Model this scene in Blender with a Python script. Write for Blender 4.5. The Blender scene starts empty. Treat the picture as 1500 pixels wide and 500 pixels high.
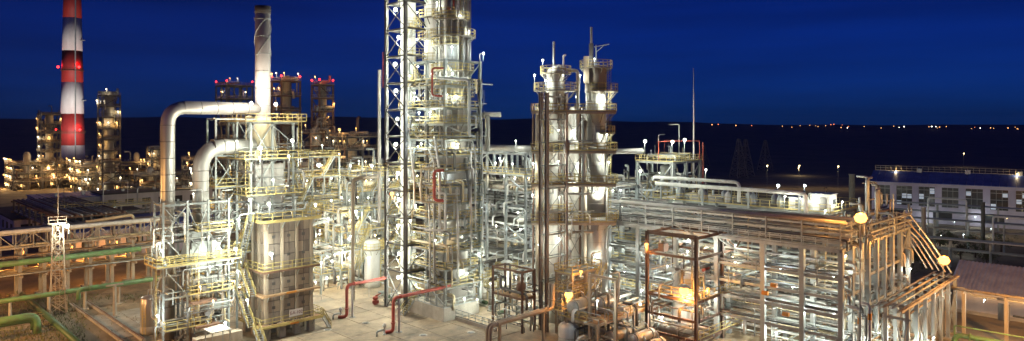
import bpy, math, random
from mathutils import Vector, Matrix, Quaternion
R = random.Random(7)
rad = math.radians
SC = bpy.context.scene
COL = SC.collection

# ------------------------------------------------------------------ camera, sky, exposure
CAM_H, F, HY = 30.0, 1000.0, 186.0
cd = bpy.data.cameras.new('camera'); cam = bpy.data.objects.new('camera', cd); COL.objects.link(cam)
cam.location = (0, 0, CAM_H); cam.rotation_euler = (rad(90), 0, 0)
cd.sensor_width = 36; cd.lens = 24; cd.shift_y = -64/1500; cd.clip_end = 30000; cd.clip_start = 0.5
SC.camera = cam
w = bpy.data.worlds.new('World'); SC.world = w; w.use_nodes = True
nt = w.node_tree; bg = nt.nodes['Background']
sky = nt.nodes.new('ShaderNodeTexSky'); sky.sky_type = 'NISHITA'; sky.sun_disc = False
sky.sun_elevation = rad(20); sky.sun_rotation = rad(200); sky.ozone_density = 3.0; sky.air_density = 1.0; sky.dust_density = 0.3
tint = nt.nodes.new('ShaderNodeMix'); tint.data_type = 'RGBA'; tint.blend_type = 'MULTIPLY'; tint.inputs[0].default_value = 1
tint.inputs[7].default_value = (0.002, 0.023, 0.172, 1)
tc = nt.nodes.new('ShaderNodeTexCoord'); mp = nt.nodes.new('ShaderNodeMapping'); mp.inputs['Scale'].default_value = (1.3, 1.3, 16)
nz = nt.nodes.new('ShaderNodeTexNoise'); nz.inputs['Scale'].default_value = 1.6; nz.inputs['Detail'].default_value = 4
rm = nt.nodes.new('ShaderNodeMapRange'); rm.inputs[1].default_value = .35; rm.inputs[2].default_value = .7; rm.inputs[3].default_value = 1.1; rm.inputs[4].default_value = .74
cl = nt.nodes.new('ShaderNodeMix'); cl.data_type = 'RGBA'; cl.blend_type = 'MULTIPLY'; cl.inputs[0].default_value = 1
nt.links.new(sky.outputs[0], tint.inputs[6]); nt.links.new(tc.outputs['Generated'], mp.inputs[0]); nt.links.new(mp.outputs[0], nz.inputs[0])
nt.links.new(nz.outputs[0], rm.inputs[0]); nt.links.new(tint.outputs[2], cl.inputs[6]); nt.links.new(rm.outputs[0], cl.inputs[7])
nt.links.new(cl.outputs[2], bg.inputs[0]); bg.inputs[1].default_value = 0.12
SC.view_settings.view_transform = 'Standard'; SC.view_settings.look = 'None'; SC.view_settings.exposure = 0; SC.view_settings.gamma = 1
cy = SC.cycles
cy.use_denoising = True; cy.use_light_tree = True; cy.max_bounces = 4; cy.diffuse_bounces = 2; cy.glossy_bounces = 2
cy.sample_clamp_indirect = 4; cy.sample_clamp_direct = 40; cy.caustics_reflective = False; cy.caustics_refractive = False

LAMP = 2.5   # common scale of lamp strengths

# ------------------------------------------------------------------ materials
MATS = {}
def mat(name, c1, c2=None, rough=.6, metal=0., scale=1.2, streak=False, bump=.0, bscale=8., var=.12, emit=None):
    m = bpy.data.materials.new(name); m.use_nodes = True; t = m.node_tree; b = t.nodes['Principled BSDF']
    L = t.links.new
    if emit:
        b.inputs['Base Color'].default_value = (*c1, 1); b.inputs['Emission Color'].default_value = (*c1, 1); b.inputs['Emission Strength'].default_value = emit
        MATS[name] = m; return m
    g = t.nodes.new('ShaderNodeNewGeometry'); mpn = t.nodes.new('ShaderNodeMapping')
    mpn.inputs['Scale'].default_value = (1, 1, .16) if streak else (1, 1, 1)
    n = t.nodes.new('ShaderNodeTexNoise'); n.inputs['Scale'].default_value = scale; n.inputs['Detail'].default_value = 5; n.inputs['Roughness'].default_value = .65
    L(g.outputs['Position'], mpn.inputs[0]); L(mpn.outputs[0], n.inputs[0])
    mr = t.nodes.new('ShaderNodeMapRange'); mr.inputs[1].default_value = .35; mr.inputs[2].default_value = .68; L(n.outputs[0], mr.inputs[0])
    mx = t.nodes.new('ShaderNodeMix'); mx.data_type = 'RGBA'; L(mr.outputs[0], mx.inputs[0])
    mx.inputs[6].default_value = (*c1, 1); mx.inputs[7].default_value = (*(c2 or tuple(k*.6 for k in c1)), 1)
    oi = t.nodes.new('ShaderNodeObjectInfo'); vr = t.nodes.new('ShaderNodeMapRange'); vr.inputs[3].default_value = 1-var; vr.inputs[4].default_value = 1+var
    L(oi.outputs['Random'], vr.inputs[0]); mu = t.nodes.new('ShaderNodeMix'); mu.data_type = 'RGBA'; mu.blend_type = 'MULTIPLY'; mu.inputs[0].default_value = 1
    L(mx.outputs[2], mu.inputs[6]); L(vr.outputs[0], mu.inputs[7]); L(mu.outputs[2], b.inputs['Base Color'])
    rr = t.nodes.new('ShaderNodeMapRange'); rr.inputs[3].default_value = max(.05, rough-.12); rr.inputs[4].default_value = min(1, rough+.15); L(n.outputs[0], rr.inputs[0]); L(rr.outputs[0], b.inputs['Roughness'])
    b.inputs['Metallic'].default_value = metal
    if bump:
        n2 = t.nodes.new('ShaderNodeTexNoise'); n2.inputs['Scale'].default_value = bscale; n2.inputs['Detail'].default_value = 4; L(g.outputs['Position'], n2.inputs[0])
        bp = t.nodes.new('ShaderNodeBump'); bp.inputs['Strength'].default_value = bump; bp.inputs['Distance'].default_value = .1; L(n2.outputs[0], bp.inputs['Height']); L(bp.outputs[0], b.inputs['Normal'])
    MATS[name] = m; return m
mat('steel', (.37,.40,.38), (.23,.25,.24), .55, .1, .6, True)
mat('steel_dark', (.14,.135,.13), (.085,.08,.075), .55, .2, .6, True)
mat('lattice_steel', (.30,.24,.205), (.19,.15,.13), .55, .1, .6, True)
mat('steel_tan', (.42,.36,.28), (.27,.22,.16), .6, .0, .6, True)
mat('steel_brown', (.20,.115,.075), (.12,.07,.05), .6, .0, .7, True)
mat('galv', (.45,.48,.48), (.32,.345,.345), .42, .55, .8, True)
mat('yellow', (.56,.46,.17), (.38,.30,.12), .55, .0, 1.0)
mat('alu', (.50,.49,.46), (.34,.33,.30), .36, .55, .5, True, .15, 1.2)
mat('alu_dull', (.43,.42,.385), (.30,.29,.26), .5, .25, .5, True, .1, 1.2)
mat('white', (.70,.70,.66), (.50,.49,.45), .5, .0, .7, True)
mat('cream', (.60,.52,.34), (.42,.35,.22), .55, .0, .7, True)
mat('grating', (.33,.31,.26), (.20,.19,.16), .75, .2, 2.5)
mat('planks', (.46,.30,.16), (.28,.17,.09), .8, .0, 3.0)
mat('concrete', (.42,.39,.33), (.27,.25,.21), .9, .0, .35, False, .3, 3.)
mat('yard', (.38,.29,.19), (.17,.135,.095), .92, .0, .3, False, .25, 2.)
mat('slab_b', (.31,.235,.155), (.12,.10,.075), .92, .0, .45, False, .25, 2.)
mat('soil', (.30,.23,.15), (.15,.115,.07), .95, .0, .12, False, .5, .8)
mat('ground', (.12,.105,.095), (.075,.072,.065), .95, .0, .02, False, .3, .4)
mat('grass', (.10,.13,.05), (.16,.15,.06), .8, .0, .8)
mat('panel', (.34,.295,.25), (.21,.175,.145), .7, .1, .8, True, .1, 6.)
mat('panel_b', (.27,.225,.185), (.17,.14,.11), .7, .1, .9, True, .1, 6.)
mat('panel_white', (.62,.61,.57), (.45,.44,.41), .6, .1, .8, True)
mat('red', (.46,.065,.045), (.24,.07,.045), .55, .0, 1.3)
mat('redpaint', (.44,.035,.028), (.27,.022,.02), .6, .0, .2, True)
mat('whitepaint', (.70,.68,.66), (.50,.46,.43), .6, .0, .2, True)
mat('green', (.13,.29,.11), (.12,.15,.08), .55, .0, 1.3, var=.2)
mat('dkgreen', (.07,.13,.06), (.045,.09,.04), .5, .0, .7)
mat('blueroof', (.08,.14,.46), (.05,.09,.32), .5, .2, .4)
mat('purpleroof', (.36,.37,.50), (.25,.26,.38), .45, .3, .5)
mat('wall', (.62,.58,.55), (.48,.45,.42), .85, .0, .3, True)
mat('wall_violet', (.60,.54,.62), (.46,.42,.49), .85, .0, .2, True)
mat('roofing', (.075,.07,.068), (.045,.043,.042), .85, .0, .3)
mat('glass', (.05,.055,.06), (.03,.03,.035), .12, .0, .5)
mat('rubber', (.03,.03,.03), (.02,.02,.02), .6)
mat('orange', (.70,.28,.04), (.5,.2,.03), .55)
mat('stack', (.60,.58,.55), (.44,.42,.385), .55, .0, .3, True, .12, .9)
mat('leaf', (.045,.075,.025), (.07,.085,.03), .7, .0, 1.5, var=.3)
mat('bark', (.10,.07,.05), (.06,.045,.03), .9)
mat('pylon', (.20,.19,.21), (.14,.13,.15), .6, .2)
mat('sign_ink', (.16,.03,.03), (.13,.02,.02), .6)
GLOW = {'white': ((.96,1,.86), 420), 'cool': ((.84,.98,1), 360), 'warm': ((1,.74,.36), 330), 'orange': ((1,.40,.08), 160), 'red': ((1,.03,.03), 24), 'far': ((1,.56,.18), 58), 'farw': ((1,.84,.55), 48), 'street': ((1,.50,.16), 1050), 'flood': ((1,.88,.74), 700)}
for k_, (c_, e_) in GLOW.items(): mat('bulb_'+k_, c_, emit={'red': 5, 'orange': 5.5, 'street': 3, 'far': 2.6, 'farw': 4}.get(k_, 12))
mat('bulb_town', (1,.45,.16), emit=5)
mat('bulb_town_white', (1,.9,.75), emit=16)
mat('bulb_town_red', (1,.22,.08), emit=5)
mat('window_lit', (.80,.90,1), emit=.22)

# ------------------------------------------------------------------ mesh helpers
V = Vector
def new_mesh(name, vs, fs, m, smooth=None):
    me = bpy.data.meshes.new(name); me.from_pydata([tuple(v) for v in vs], [], fs); me.materials.append(MATS[m])
    if smooth is not None:
        for p in me.polygons: p.use_smooth = smooth if isinstance(smooth, bool) else (len(p.vertices) == 4)
    me.update(); return me
BOXF = [(0,3,2,1),(4,5,6,7),(0,1,5,4),(1,2,6,5),(2,3,7,6),(3,0,4,7)]
def box_vs(sx=.5, sy=.5, sz=.5, c=(0,0,0)):
    return [(c[0]+x*sx, c[1]+y*sy, c[2]+z*sz) for z in (-1,1) for x,y in ((-1,-1),(1,-1),(1,1),(-1,1))]
UNIT = {}
def unit(shape, m):
    k = (shape, m)
    if k in UNIT: return UNIT[k]
    if shape == 'box': me = new_mesh('box', box_vs(), BOXF, m)
    elif shape == 'ibeam':
        f, t = .5, .13
        prof = [(-f,-.5),(f,-.5),(f,-.5+t),(.1,-.5+t),(.1,.5-t),(f,.5-t),(f,.5),(-f,.5),(-f,.5-t),(-.1,.5-t),(-.1,-.5+t),(-f,-.5+t)]
        n = 12; vs = [(x,y,-.5) for x,y in prof]+[(x,y,.5) for x,y in prof]
        fs = [(i,(i+1)%n,n+(i+1)%n,n+i) for i in range(n)]
        fs += [(0,11,2,1),(2,11,10,3),(3,10,9,4),(4,9,8,5),(5,8,7,6)]
        fs += [tuple(n+k for k in reversed(q)) for q in ((0,11,2,1),(2,11,10,3),(3,10,9,4),(4,9,8,5),(5,8,7,6))]
        me = new_mesh('ibeam', vs, fs, m)
    elif shape.startswith('cyl'):
        n = int(shape[3:] or 10)
        vs = [(math.cos(2*math.pi*i/n), math.sin(2*math.pi*i/n), z) for z in (-.5,.5) for i in range(n)]
        fs = [(i,(i+1)%n,n+(i+1)%n,n+i) for i in range(n)] + [tuple(reversed(range(n))), tuple(range(n,2*n))]
        me = new_mesh('cyl', vs, fs, m, 'sides')
    elif shape == 'ball':
        n, k2 = 8, 4; vs = [(0,0,-1)]
        for j in range(1,k2):
            a = -math.pi/2+math.pi*j/k2
            vs += [(math.cos(a)*math.cos(2*math.pi*i/n), math.cos(a)*math.sin(2*math.pi*i/n), math.sin(a)) for i in range(n)]
        vs.append((0,0,1)); fs = [(0,1+(i+1)%n,1+i) for i in range(n)]
        for j in range(k2-2): fs += [(1+j*n+i,1+j*n+(i+1)%n,1+(j+1)*n+(i+1)%n,1+(j+1)*n+i) for i in range(n)]
        t = len(vs)-1; fs += [(t,1+(k2-2)*n+i,1+(k2-2)*n+(i+1)%n) for i in range(n)]
        me = new_mesh('ball', vs, fs, m, True)
    elif shape == 'octa':
        me = new_mesh('octa', [(1,0,0),(-1,0,0),(0,1,0),(0,-1,0),(0,0,1),(0,0,-1)], [(0,2,4),(2,1,4),(1,3,4),(3,0,4),(2,0,5),(1,2,5),(3,1,5),(0,3,5)], m)
    elif shape == 'hood':
        n = 10; vs = [(.35*math.cos(2*math.pi*i/n), .35*math.sin(2*math.pi*i/n), .55) for i in range(n)]+[(math.cos(2*math.pi*i/n), math.sin(2*math.pi*i/n), 0) for i in range(n)]
        me = new_mesh('hood', vs, [(i,n+i,n+(i+1)%n,(i+1)%n) for i in range(n)]+[tuple(range(n))], m)
    UNIT[k] = me; return me
def obj(name, me, parent=None, loc=(0,0,0)):
    o = bpy.data.objects.new(name, me); COL.objects.link(o); o.location = loc
    if parent: o.parent = parent
    return o
def tag(o, label=None, cat=None, group=None, kind=None):
    if label: o['label'] = label
    if cat: o['category'] = cat
    if group: o['group'] = group
    if kind: o['kind'] = kind
    return o
def thing(name, label, cat, loc=(0,0,0), yaw=0, group=None):
    o = bpy.data.objects.new(name, None); COL.objects.link(o); o.location = loc; o.rotation_euler = (0,0,rad(yaw)); o.empty_display_size = .5
    return tag(o, label, cat, group)
def piece(shape, m, name, parent, loc, scale, q=None):
    o = obj(name, unit(shape, m), parent, loc); o.scale = scale
    if q is not None: o.rotation_mode = 'QUATERNION'; o.rotation_quaternion = q
    return o
def box(m, name, parent, lo, hi):
    lo, hi = V(lo), V(hi); return piece('box', m, name, parent, (lo+hi)/2, hi-lo)
def frame_q(a, b):
    z = (b-a).normalized()
    if abs(z.z) > .995: x = V((1,0,0))
    else: x = V((0,0,1)).cross(z).normalized()
    y = z.cross(x); return Matrix((x,y,z)).transposed().to_quaternion()
def bar(m, name, parent, a, b, w_, h_=None, shape='box'):
    a, b = V(a), V(b); return piece(shape, m, name, parent, (a+b)/2, (w_, h_ or w_, (b-a).length), frame_q(a,b))
def rod(m, name, parent, a, b, r, n=10):
    a, b = V(a), V(b); return piece('cyl%d' % n, m, name, parent, (a+b)/2, (r, r, (b-a).length), frame_q(a,b))
def round_path(pts, rb):
    pts = [V(p) for p in pts]; out = [pts[0]]
    for i in range(1, len(pts)-1):
        p, a, b = pts[i], pts[i-1], pts[i+1]
        la, lb = (a-p).length, (b-p).length; d = min(rb, la*.48, lb*.48)
        s, e = p+(a-p)/la*d, p+(b-p)/lb*d
        for k in range(6):
            t = k/5; out.append(s*(1-t)**2+p*2*t*(1-t)+e*t*t)
    out.append(pts[-1]); return out
def tube_geo(pts, r, n=10, rb=None, closed=True):
    pts = round_path(pts, rb or r*3); N = len(pts); rs = r if isinstance(r, list) else [r]*N
    vs, fs = [], []; q = None; prev = None
    for i, p in enumerate(pts):
        d = ((pts[min(i+1,N-1)]-pts[max(i-1,0)])).normalized()
        if prev is None: q = frame_q(V((0,0,0)), d)
        else: q = prev.rotation_difference(d) @ q
        prev = d
        for k in range(n):
            a = 2*math.pi*k/n; vs.append(p+q @ V((math.cos(a)*rs[i], math.sin(a)*rs[i], 0)))
    for i in range(N-1): fs += [(i*n+k, i*n+(k+1)%n, (i+1)*n+(k+1)%n, (i+1)*n+k) for k in range(n)]
    fs += [tuple(reversed(range(n))), tuple((N-1)*n+k for k in range(n))]
    return vs, fs
def tube(m, name, parent, pts, r, n=10, rb=None):
    vs, fs = tube_geo(pts, r, n, rb); return obj(name, new_mesh(name, vs, fs, m, 'sides' if n != 4 else False), parent)
def lathe_geo(prof, n=24):
    vs, fs = [], []
    for r, z in prof: vs += [(r*math.cos(2*math.pi*i/n), r*math.sin(2*math.pi*i/n), z) for i in range(n)]
    for j in range(len(prof)-1): fs += [(j*n+i, j*n+(i+1)%n, (j+1)*n+(i+1)%n, (j+1)*n+i) for i in range(n)]
    fs += [tuple(reversed(range(n))), tuple((len(prof)-1)*n+i for i in range(n))]; return vs, fs
def lathe(m, name, parent, prof, loc=(0,0,0), n=24, q=None):
    vs, fs = lathe_geo(prof, n); o = obj(name, new_mesh(name, vs, fs, m, 'sides'), parent, loc)
    if q is not None: o.rotation_mode = 'QUATERNION'; o.rotation_quaternion = q
    return o
class MB:
    def __init__(s): s.v, s.f = [], []
    def add(s, vs, fs): k = len(s.v); s.v += [V(p) for p in vs]; s.f += [tuple(k+i for i in f) for f in fs]
    def box(s, lo, hi): s.add([(x,y,z) for z in (lo[2],hi[2]) for x,y in ((lo[0],lo[1]),(hi[0],lo[1]),(hi[0],hi[1]),(lo[0],hi[1]))], BOXF)
    def bar(s, a, b, w_, h_=None):
        a, b = V(a), V(b); q = frame_q(a,b); l = (b-a).length; h_ = h_ or w_
        s.add([(a+b)/2+q @ V((x*w_, y*h_, z*l)) for x,y,z in box_vs()], BOXF)
    def build(s, name, m, parent=None, loc=(0,0,0)): return obj(name, new_mesh(name, s.v, s.f, m), parent, loc)
RW = .075
def railing(parent, a, b, m='yellow', h=1.15):
    a, b = V(a), V(b); L_ = (b-a).length
    if L_ < .3: return
    mb = MB(); n = max(1, round(L_/1.5)); up = V((0,0,1))
    for i in range(n+1): p = a.lerp(b, i/n); mb.bar(p, p+up*h, RW)
    for z in (h, h*.55): mb.bar(a+up*z, b+up*z, RW)
    mb.bar(a+up*.1, b+up*.1, .02, .16)
    return mb.build('railing', m, parent)
def ladder(parent, x, y, z0, z1, dx=.25, dy=0., m='yellow', cage=True):
    mb = MB(); mb.bar((x-dx,y-dy,z0),(x-dx,y-dy,z1),.06); mb.bar((x+dx,y+dy,z0),(x+dx,y+dy,z1),.06)
    z = z0+.3
    while z < z1: mb.bar((x-dx,y-dy,z),(x+dx,y+dy,z),.035); z += .45
    return mb.build('ladder', m, parent)
def stair(parent, a, b, wid=.9, m='galv', rail='yellow'):
    a, b = V(a), V(b); d = V((b.x-a.x, b.y-a.y, 0)).normalized(); s = V((-d.y, d.x, 0))*wid/2; mb = MB(); up = V((0,0,1))
    for k in (-1,1): mb.bar(a+s*k, b+s*k, .06, .22)
    n = max(2, int((b.z-a.z)/.24))
    for i in range(n):
        p = a.lerp(b, (i+.5)/n); mb.bar(p-s, p+s, .22, .04)
    st = mb.build('stair', m, parent)
    mr = MB()
    for k in (-1,1):
        mr.bar(a+s*k+up, b+s*k+up, RW); mr.bar(a+s*k+up*.55, b+s*k+up*.55, RW*.8)
        for i in range(4): p = a.lerp(b, i/3)+s*k; mr.bar(p, p+up, RW)
    mr.build('handrail', rail, st); return st
def ring_platform(parent, z, r0, r1, a0=0, a1=360, m='grating', rail='yellow', h=1.15, cx=0, cy_=0, th=.12):
    n = max(4, int(abs(a1-a0)/18)); vs, fs = [], []; full = abs(a1-a0) >= 359
    A = [rad(a0+(a1-a0)*i/n) for i in range(n+1)]
    for a in A:
        c, s = math.cos(a), math.sin(a); vs += [(r0*c,r0*s,z-th),(r1*c,r1*s,z-th),(r1*c,r1*s,z),(r0*c,r0*s,z)]
    for i in range(n):
        k, j = i*4, (i+1)*4; fs += [(k+3,k+2,j+2,j+3),(k,j,j+1,k+1),(k+1,j+1,j+2,k+2),(k,k+3,j+3,j)]
    if not full: fs += [(0,1,2,3),(n*4+3,n*4+2,n*4+1,n*4)]
    p = obj('platform', new_mesh('platform', vs, fs, m), parent, (cx,cy_,0))
    mb = MB(); pts = [V((r1*math.cos(a)*.985, r1*math.sin(a)*.985, z)) for a in A]; up = V((0,0,1))
    if not full: pts = [V((r0*math.cos(A[0]), r0*math.sin(A[0]), z))]+pts+[V((r0*math.cos(A[-1]), r0*math.sin(A[-1]), z))]
    for q in pts: mb.bar(q, q+up*h, RW)
    for i in range(len(pts)-1):
        for zz in (h, h*.55, .12): mb.bar(pts[i]+up*zz, pts[i+1]+up*zz, RW)
    mb.build('railing', rail, p)
    br = MB()
    for i in range(0, n+1, 2):
        a = A[i]; br.bar((r1*.95*math.cos(a), r1*.95*math.sin(a), z-th), (r0*math.cos(a), r0*math.sin(a), z-th-(r1-r0)), .1)
    br.build('bracket', m, p); return p

# ------------------------------------------------------------------ placing: photograph column and depth to a spot on the ground
S2 = math.sqrt(.5)
def wx(px, D): return (px-750)/F*D
def wz(py, D): return CAM_H-(py-HY)/F*D
def spot(px, D, z=0.): return V((wx(px,D), D, z))
def gd(py): return CAM_H*F/(py-HY)
def RL(px0, D, px1):           # length along the right-back street direction
    t = (px1-750)/F; return (t*D-wx(px0,D))/(S2*(1-t))
def LL(px0, D, px1):           # length along the left-back street direction
    t = (px1-750)/F; return (wx(px0,D)-t*D)/(S2*(1+t))
ORD = ['ground','first','second','third','fourth','fifth','sixth','seventh','eighth','ninth','tenth','eleventh','twelfth','thirteenth','fourteenth','fifteenth','sixteenth','seventeenth','eighteenth','nineteenth','twentieth','twenty-first','twenty-second','twenty-third','twenty-fourth','twenty-fifth','twenty-sixth','twenty-seventh','twenty-eighth']

# ------------------------------------------------------------------ lamps
NL = [0]
LD = {}
def glow(t, kind, r, loc):
    k = (kind, round(r,2))
    if k not in LD:
        l = bpy.data.lights.new('lamp_light', 'POINT'); c, e = GLOW[kind]; l.color = c; l.shadow_soft_size = r; l.energy = 4*math.pi**2*r*r*e*LAMP; LD[k] = l
    o = bpy.data.objects.new('light', LD[k]); COL.objects.link(o); o.parent = t; o.location = loc
def lamp(p, label, kind='white', r=.2, group=None, pole=1.3, hood=True, name='floodlight'):
    NL[0] += 1; r = max(.06, r*.72) if kind != 'red' else r
    t = thing(name, label, 'lamp', p, 0, group)
    rb_ = r*(1.2 if name != 'unit_lamp' else 1.0); piece('ball' if rb_ > .22 else 'octa', 'bulb_'+kind, 'bulb', t, (0,0,0), (rb_,rb_,rb_)); r_l = r; r = rb_
    glow(t, kind, r_l*.85, (0,0,-r-r_l*.9 if hood else r+r_l*.9))
    if hood: piece('hood', 'steel', 'hood', t, (0,0,r*.8), (r*1.25,r*1.25,r*.9))
    if pole: rod('galv', 'bracket', t, (.0,r+.06,-pole), (.0,r+.06,r*.9), .035, 6)
    return t

# ------------------------------------------------------------------ steel frames
PIPEM = ['galv','alu','white','steel','alu_dull','cream','steel_dark','steel','steel_dark']
def pipes_in(root, x0, x1, y0, y1, levels, n, rng, rmin=.06, rmax=.26, mats=PIPEM, name='pipe', overhang=.8):
    for i in range(n):
        r = rmin+(rmax-rmin)*rng.random()**2; m = rng.choice(mats); z = rng.choice(levels)+.22+r+rng.random()*.9
        u = rng.random()
        if u < .40:
            y = rng.uniform(y0,y1); a, b = x0-overhang*rng.random(), x1+overhang*rng.random()
            if rng.random() < .45: a = rng.uniform(x0, (x0+x1)/2)
            pts = [(a,y,z),(b,y,z)]
            if rng.random() < .55: pts = [(a,y,z-rng.uniform(1,3.2))]+pts
            if rng.random() < .35: pts = pts+[(b,y,z+rng.uniform(.8,2.5))]
        elif u < .80:
            x = rng.uniform(x0,x1); a, b = y0-overhang*rng.random(), y1+overhang*rng.random()
            if rng.random() < .45: b = rng.uniform((y0+y1)/2, y1)
            pts = [(x,a,z),(x,b,z)]
            if rng.random() < .55: pts = [(x,a,z-rng.uniform(1,3.2))]+pts
            if rng.random() < .35: pts = pts+[(x,b,z+rng.uniform(.8,2.5))]
        else:
            x, y = rng.uniform(x0,x1), rng.uniform(y0,y1); zb = rng.choice(levels); h = rng.uniform(2.5,7)
            e = rng.uniform(-2.5,2.5); pts = [(x,y,max(.1,zb)),(x,y,max(.1,zb)+h),(x+e,y+rng.choice((0,.0,1.5)),max(.1,zb)+h)]
        if min(p[2] for p in pts) < .15: pts = [(p[0],p[1],max(.15,p[2])) for p in pts]
        tube(m, name, root, pts, r, 8 if r < .15 else 10)
def steel_frame(name, label, cat, px, D, xs, ys, levels, m='steel', cs=.36, bs=.3, decks=(), rails=(), brace=(), loc=None, yaw=45, col='ibeam', z0=0., top=None, railm='yellow', deckm='grating', group=None, second=None):
    """root at the near corner; x runs right-back, y left-back; brace: (face, bay, level index, kind)"""
    t = thing(name, label, cat, loc if loc is not None else spot(px, D), yaw, group)
    xs = [0]+list(xs); ys = [0]+list(ys); top = top or levels[-1]; m2 = second or m
    for i, x in enumerate(xs):
        for j, y in enumerate(ys):
            bar(m, 'column', t, (x,y,z0), (x,y,top+.02), cs, cs, col)
    for k, z in enumerate(levels):
        for y in ys: bar(m2, 'beam', t, (-cs/2,y,z-bs/2), (xs[-1]+cs/2,y,z-bs/2), bs*.6, bs, 'ibeam')
        for x in xs: bar(m2, 'beam', t, (x,-cs/2+.02,z-bs/2-.012), (x,ys[-1]+cs/2-.02,z-bs/2-.012), bs*.6-.01, bs-.03, 'ibeam')
        if k in decks:
            for i in range(len(xs)-1):
                for j in range(len(ys)-1):
                    box(deckm, 'deck', t, (xs[i]+.01,ys[j]+.01,z+.012), (xs[i+1]-.01,ys[j+1]-.01,z+.062))
        if k in rails:
            o = cs*.5+.03
            railing(t, (-o,-o,z), (xs[-1]+o,-o,z), railm); railing(t, (-o,-o,z), (-o,ys[-1]+o,z), railm)
            railing(t, (xs[-1]+o,-o,z), (xs[-1]+o,ys[-1]+o,z), railm); railing(t, (-o,ys[-1]+o,z), (xs[-1]+o,ys[-1]+o,z), railm)
    zz = [z0]+list(levels)
    for face, bay, lev, kind in brace:
        za, zb = zz[lev], zz[lev+1]-bs
        if face == 'x': a, b = V((xs[bay],0,0)), V((xs[bay+1],0,0))
        elif face == 'y': a, b = V((0,ys[bay],0)), V((0,ys[bay+1],0))
        elif face == 'x2': a, b = V((xs[bay],ys[-1],0)), V((xs[bay+1],ys[-1],0))
        else: a, b = V((xs[-1],ys[bay],0)), V((xs[-1],ys[bay+1],0))
        up = V((0,0,1)); bw = bs*.5
        if kind in 'X/': bar(m2, 'brace', t, a+up*za, b+up*zb, bw, bw)
        if kind in 'X\\': bar(m2, 'brace', t, b+up*za, a+up*zb, bw-.012, bw-.012)
        if kind == 'V': bar(m2, 'brace', t, a+up*zb, (a+b)/2+up*za, bw, bw); bar(m2, 'brace', t, b+up*zb, (a+b)/2+up*za, bw-.01, bw-.01)
        if kind == 'A': bar(m2, 'brace', t, a+up*za, (a+b)/2+up*zb, bw, bw); bar(m2, 'brace', t, b+up*za, (a+b)/2+up*zb, bw-.01, bw-.01)
    t['xs'] = xs; t['ys'] = ys; t['lv'] = list(levels)
    return t
def to_world(t, p):
    a = t.rotation_euler[2]; c, s = math.cos(a), math.sin(a); l = t.location
    return V((l[0]+c*p[0]-s*p[1], l[1]+s*p[0]+c*p[1], l[2]+p[2]))
def frame_lamps(t, place, kinds=('white',), prob=1., levels=None, rng=R, r=.2, dz=2.3, out=.7, faces='xy', group=None):
    xs, ys, lv = list(t['xs']), list(t['ys']), list(t['lv'])
    for k, z in enumerate([0]+lv):
        if levels is not None and k not in levels: continue
        lev = 'ground floor' if k == 0 else ORD[k]+' level'
        if 'x' in faces:
            for i in range(len(xs)-1):
                if rng.random() < prob:
                    lamp(to_world(t, (rng.uniform(xs[i]+.5,xs[i+1]-.5), -out, z+dz)), f'lamp on the {lev} of {place}', rng.choice(kinds), r, group or 'lamps on '+place, name='deck_lamp')
        if 'y' in faces:
            for i in range(len(ys)-1):
                if rng.random() < prob:
                    lamp(to_world(t, (-out, rng.uniform(ys[i]+.5,ys[i+1]-.5), z+dz)), f'lamp on the {lev} of {place}', rng.choice(kinds), r, group or 'lamps on '+place, name='deck_lamp')
def inner_lamps(t, place, n, kinds=('white',), rng=R, r=.2, levels=None, group=None):
    xs, ys, lv = list(t['xs']), list(t['ys']), list(t['lv']); L_ = [0]+lv
    for i in range(n):
        k = rng.choice(levels) if levels else rng.randrange(len(L_)-1)
        lev = 'ground floor' if k == 0 else ORD[k]+' level'
        lamp(to_world(t, (rng.uniform(.3,xs[-1]*.7), rng.uniform(.3,ys[-1]*.7), L_[k]+rng.uniform(1.9,2.6))), f'lamp inside the {lev} of {place}', rng.choice(kinds), r, group or 'lamps inside '+place, name='bulkhead_lamp')

# ------------------------------------------------------------------ equipment
def exchanger(p, yaw, L_, r, label, m='alu', group=None, cat='heat exchanger', name='heat_exchanger', leg=.5):
    t = thing(name, label, cat, p, yaw, group); z = r+leg
    q = Quaternion((0,1,0), rad(90))
    lathe(m, 'shell', t, [(r*.35,-L_/2-r*.35),(r*.8,-L_/2-r*.2),(r,-L_/2),(r,L_/2),(r*.8,L_/2+r*.2),(r*.35,L_/2+r*.35)], (0,0,z), 18, q)
    for x in (-L_/2+.25, L_/2-.6): piece('cyl18', 'steel', 'flange', t, (x,0,z), (r*1.14,r*1.14,.14), q)
    for x in (-L_*.28, L_*.28):
        box('concrete', 'saddle', t, (x-.15,-r*.75,0), (x+.15,r*.75,leg+r*.35))
    for x in (-L_*.36, L_*.3): tube('galv', 'nozzle', t, [(x,0,z+r*.9),(x,0,z+r+.55),(x+.5,r,z+r+.55)], .1, 8)
    return t
def vessel(p, h, r, label, m='white', group=None, cat='vessel', name='vertical_vessel', skirt=1.2, plat=True):
    t = thing(name, label, cat, p, R.choice((0,45,90)), group)
    lathe('concrete', 'skirt', t, [(r*1.08,0),(r*1.0,skirt)], n=16)
    lathe(m, 'shell', t, [(r*.98,skirt),(r,skirt+.05),(r,h-r*.5),(r*.86,h-r*.25),(r*.5,h-r*.06),(.1,h)], n=20)
    tube('galv', 'nozzle', t, [(0,0,h-.05),(0,0,h+.8),(r+.4,0,h+.8),(r+.4,0,1)], .1, 8)
    if plat: ring_platform(t, h*.8, r, r+.9, 150, 330)
    ladder(t, 0, -r-.12, .1, h*.8, .22)
    return t
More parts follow.
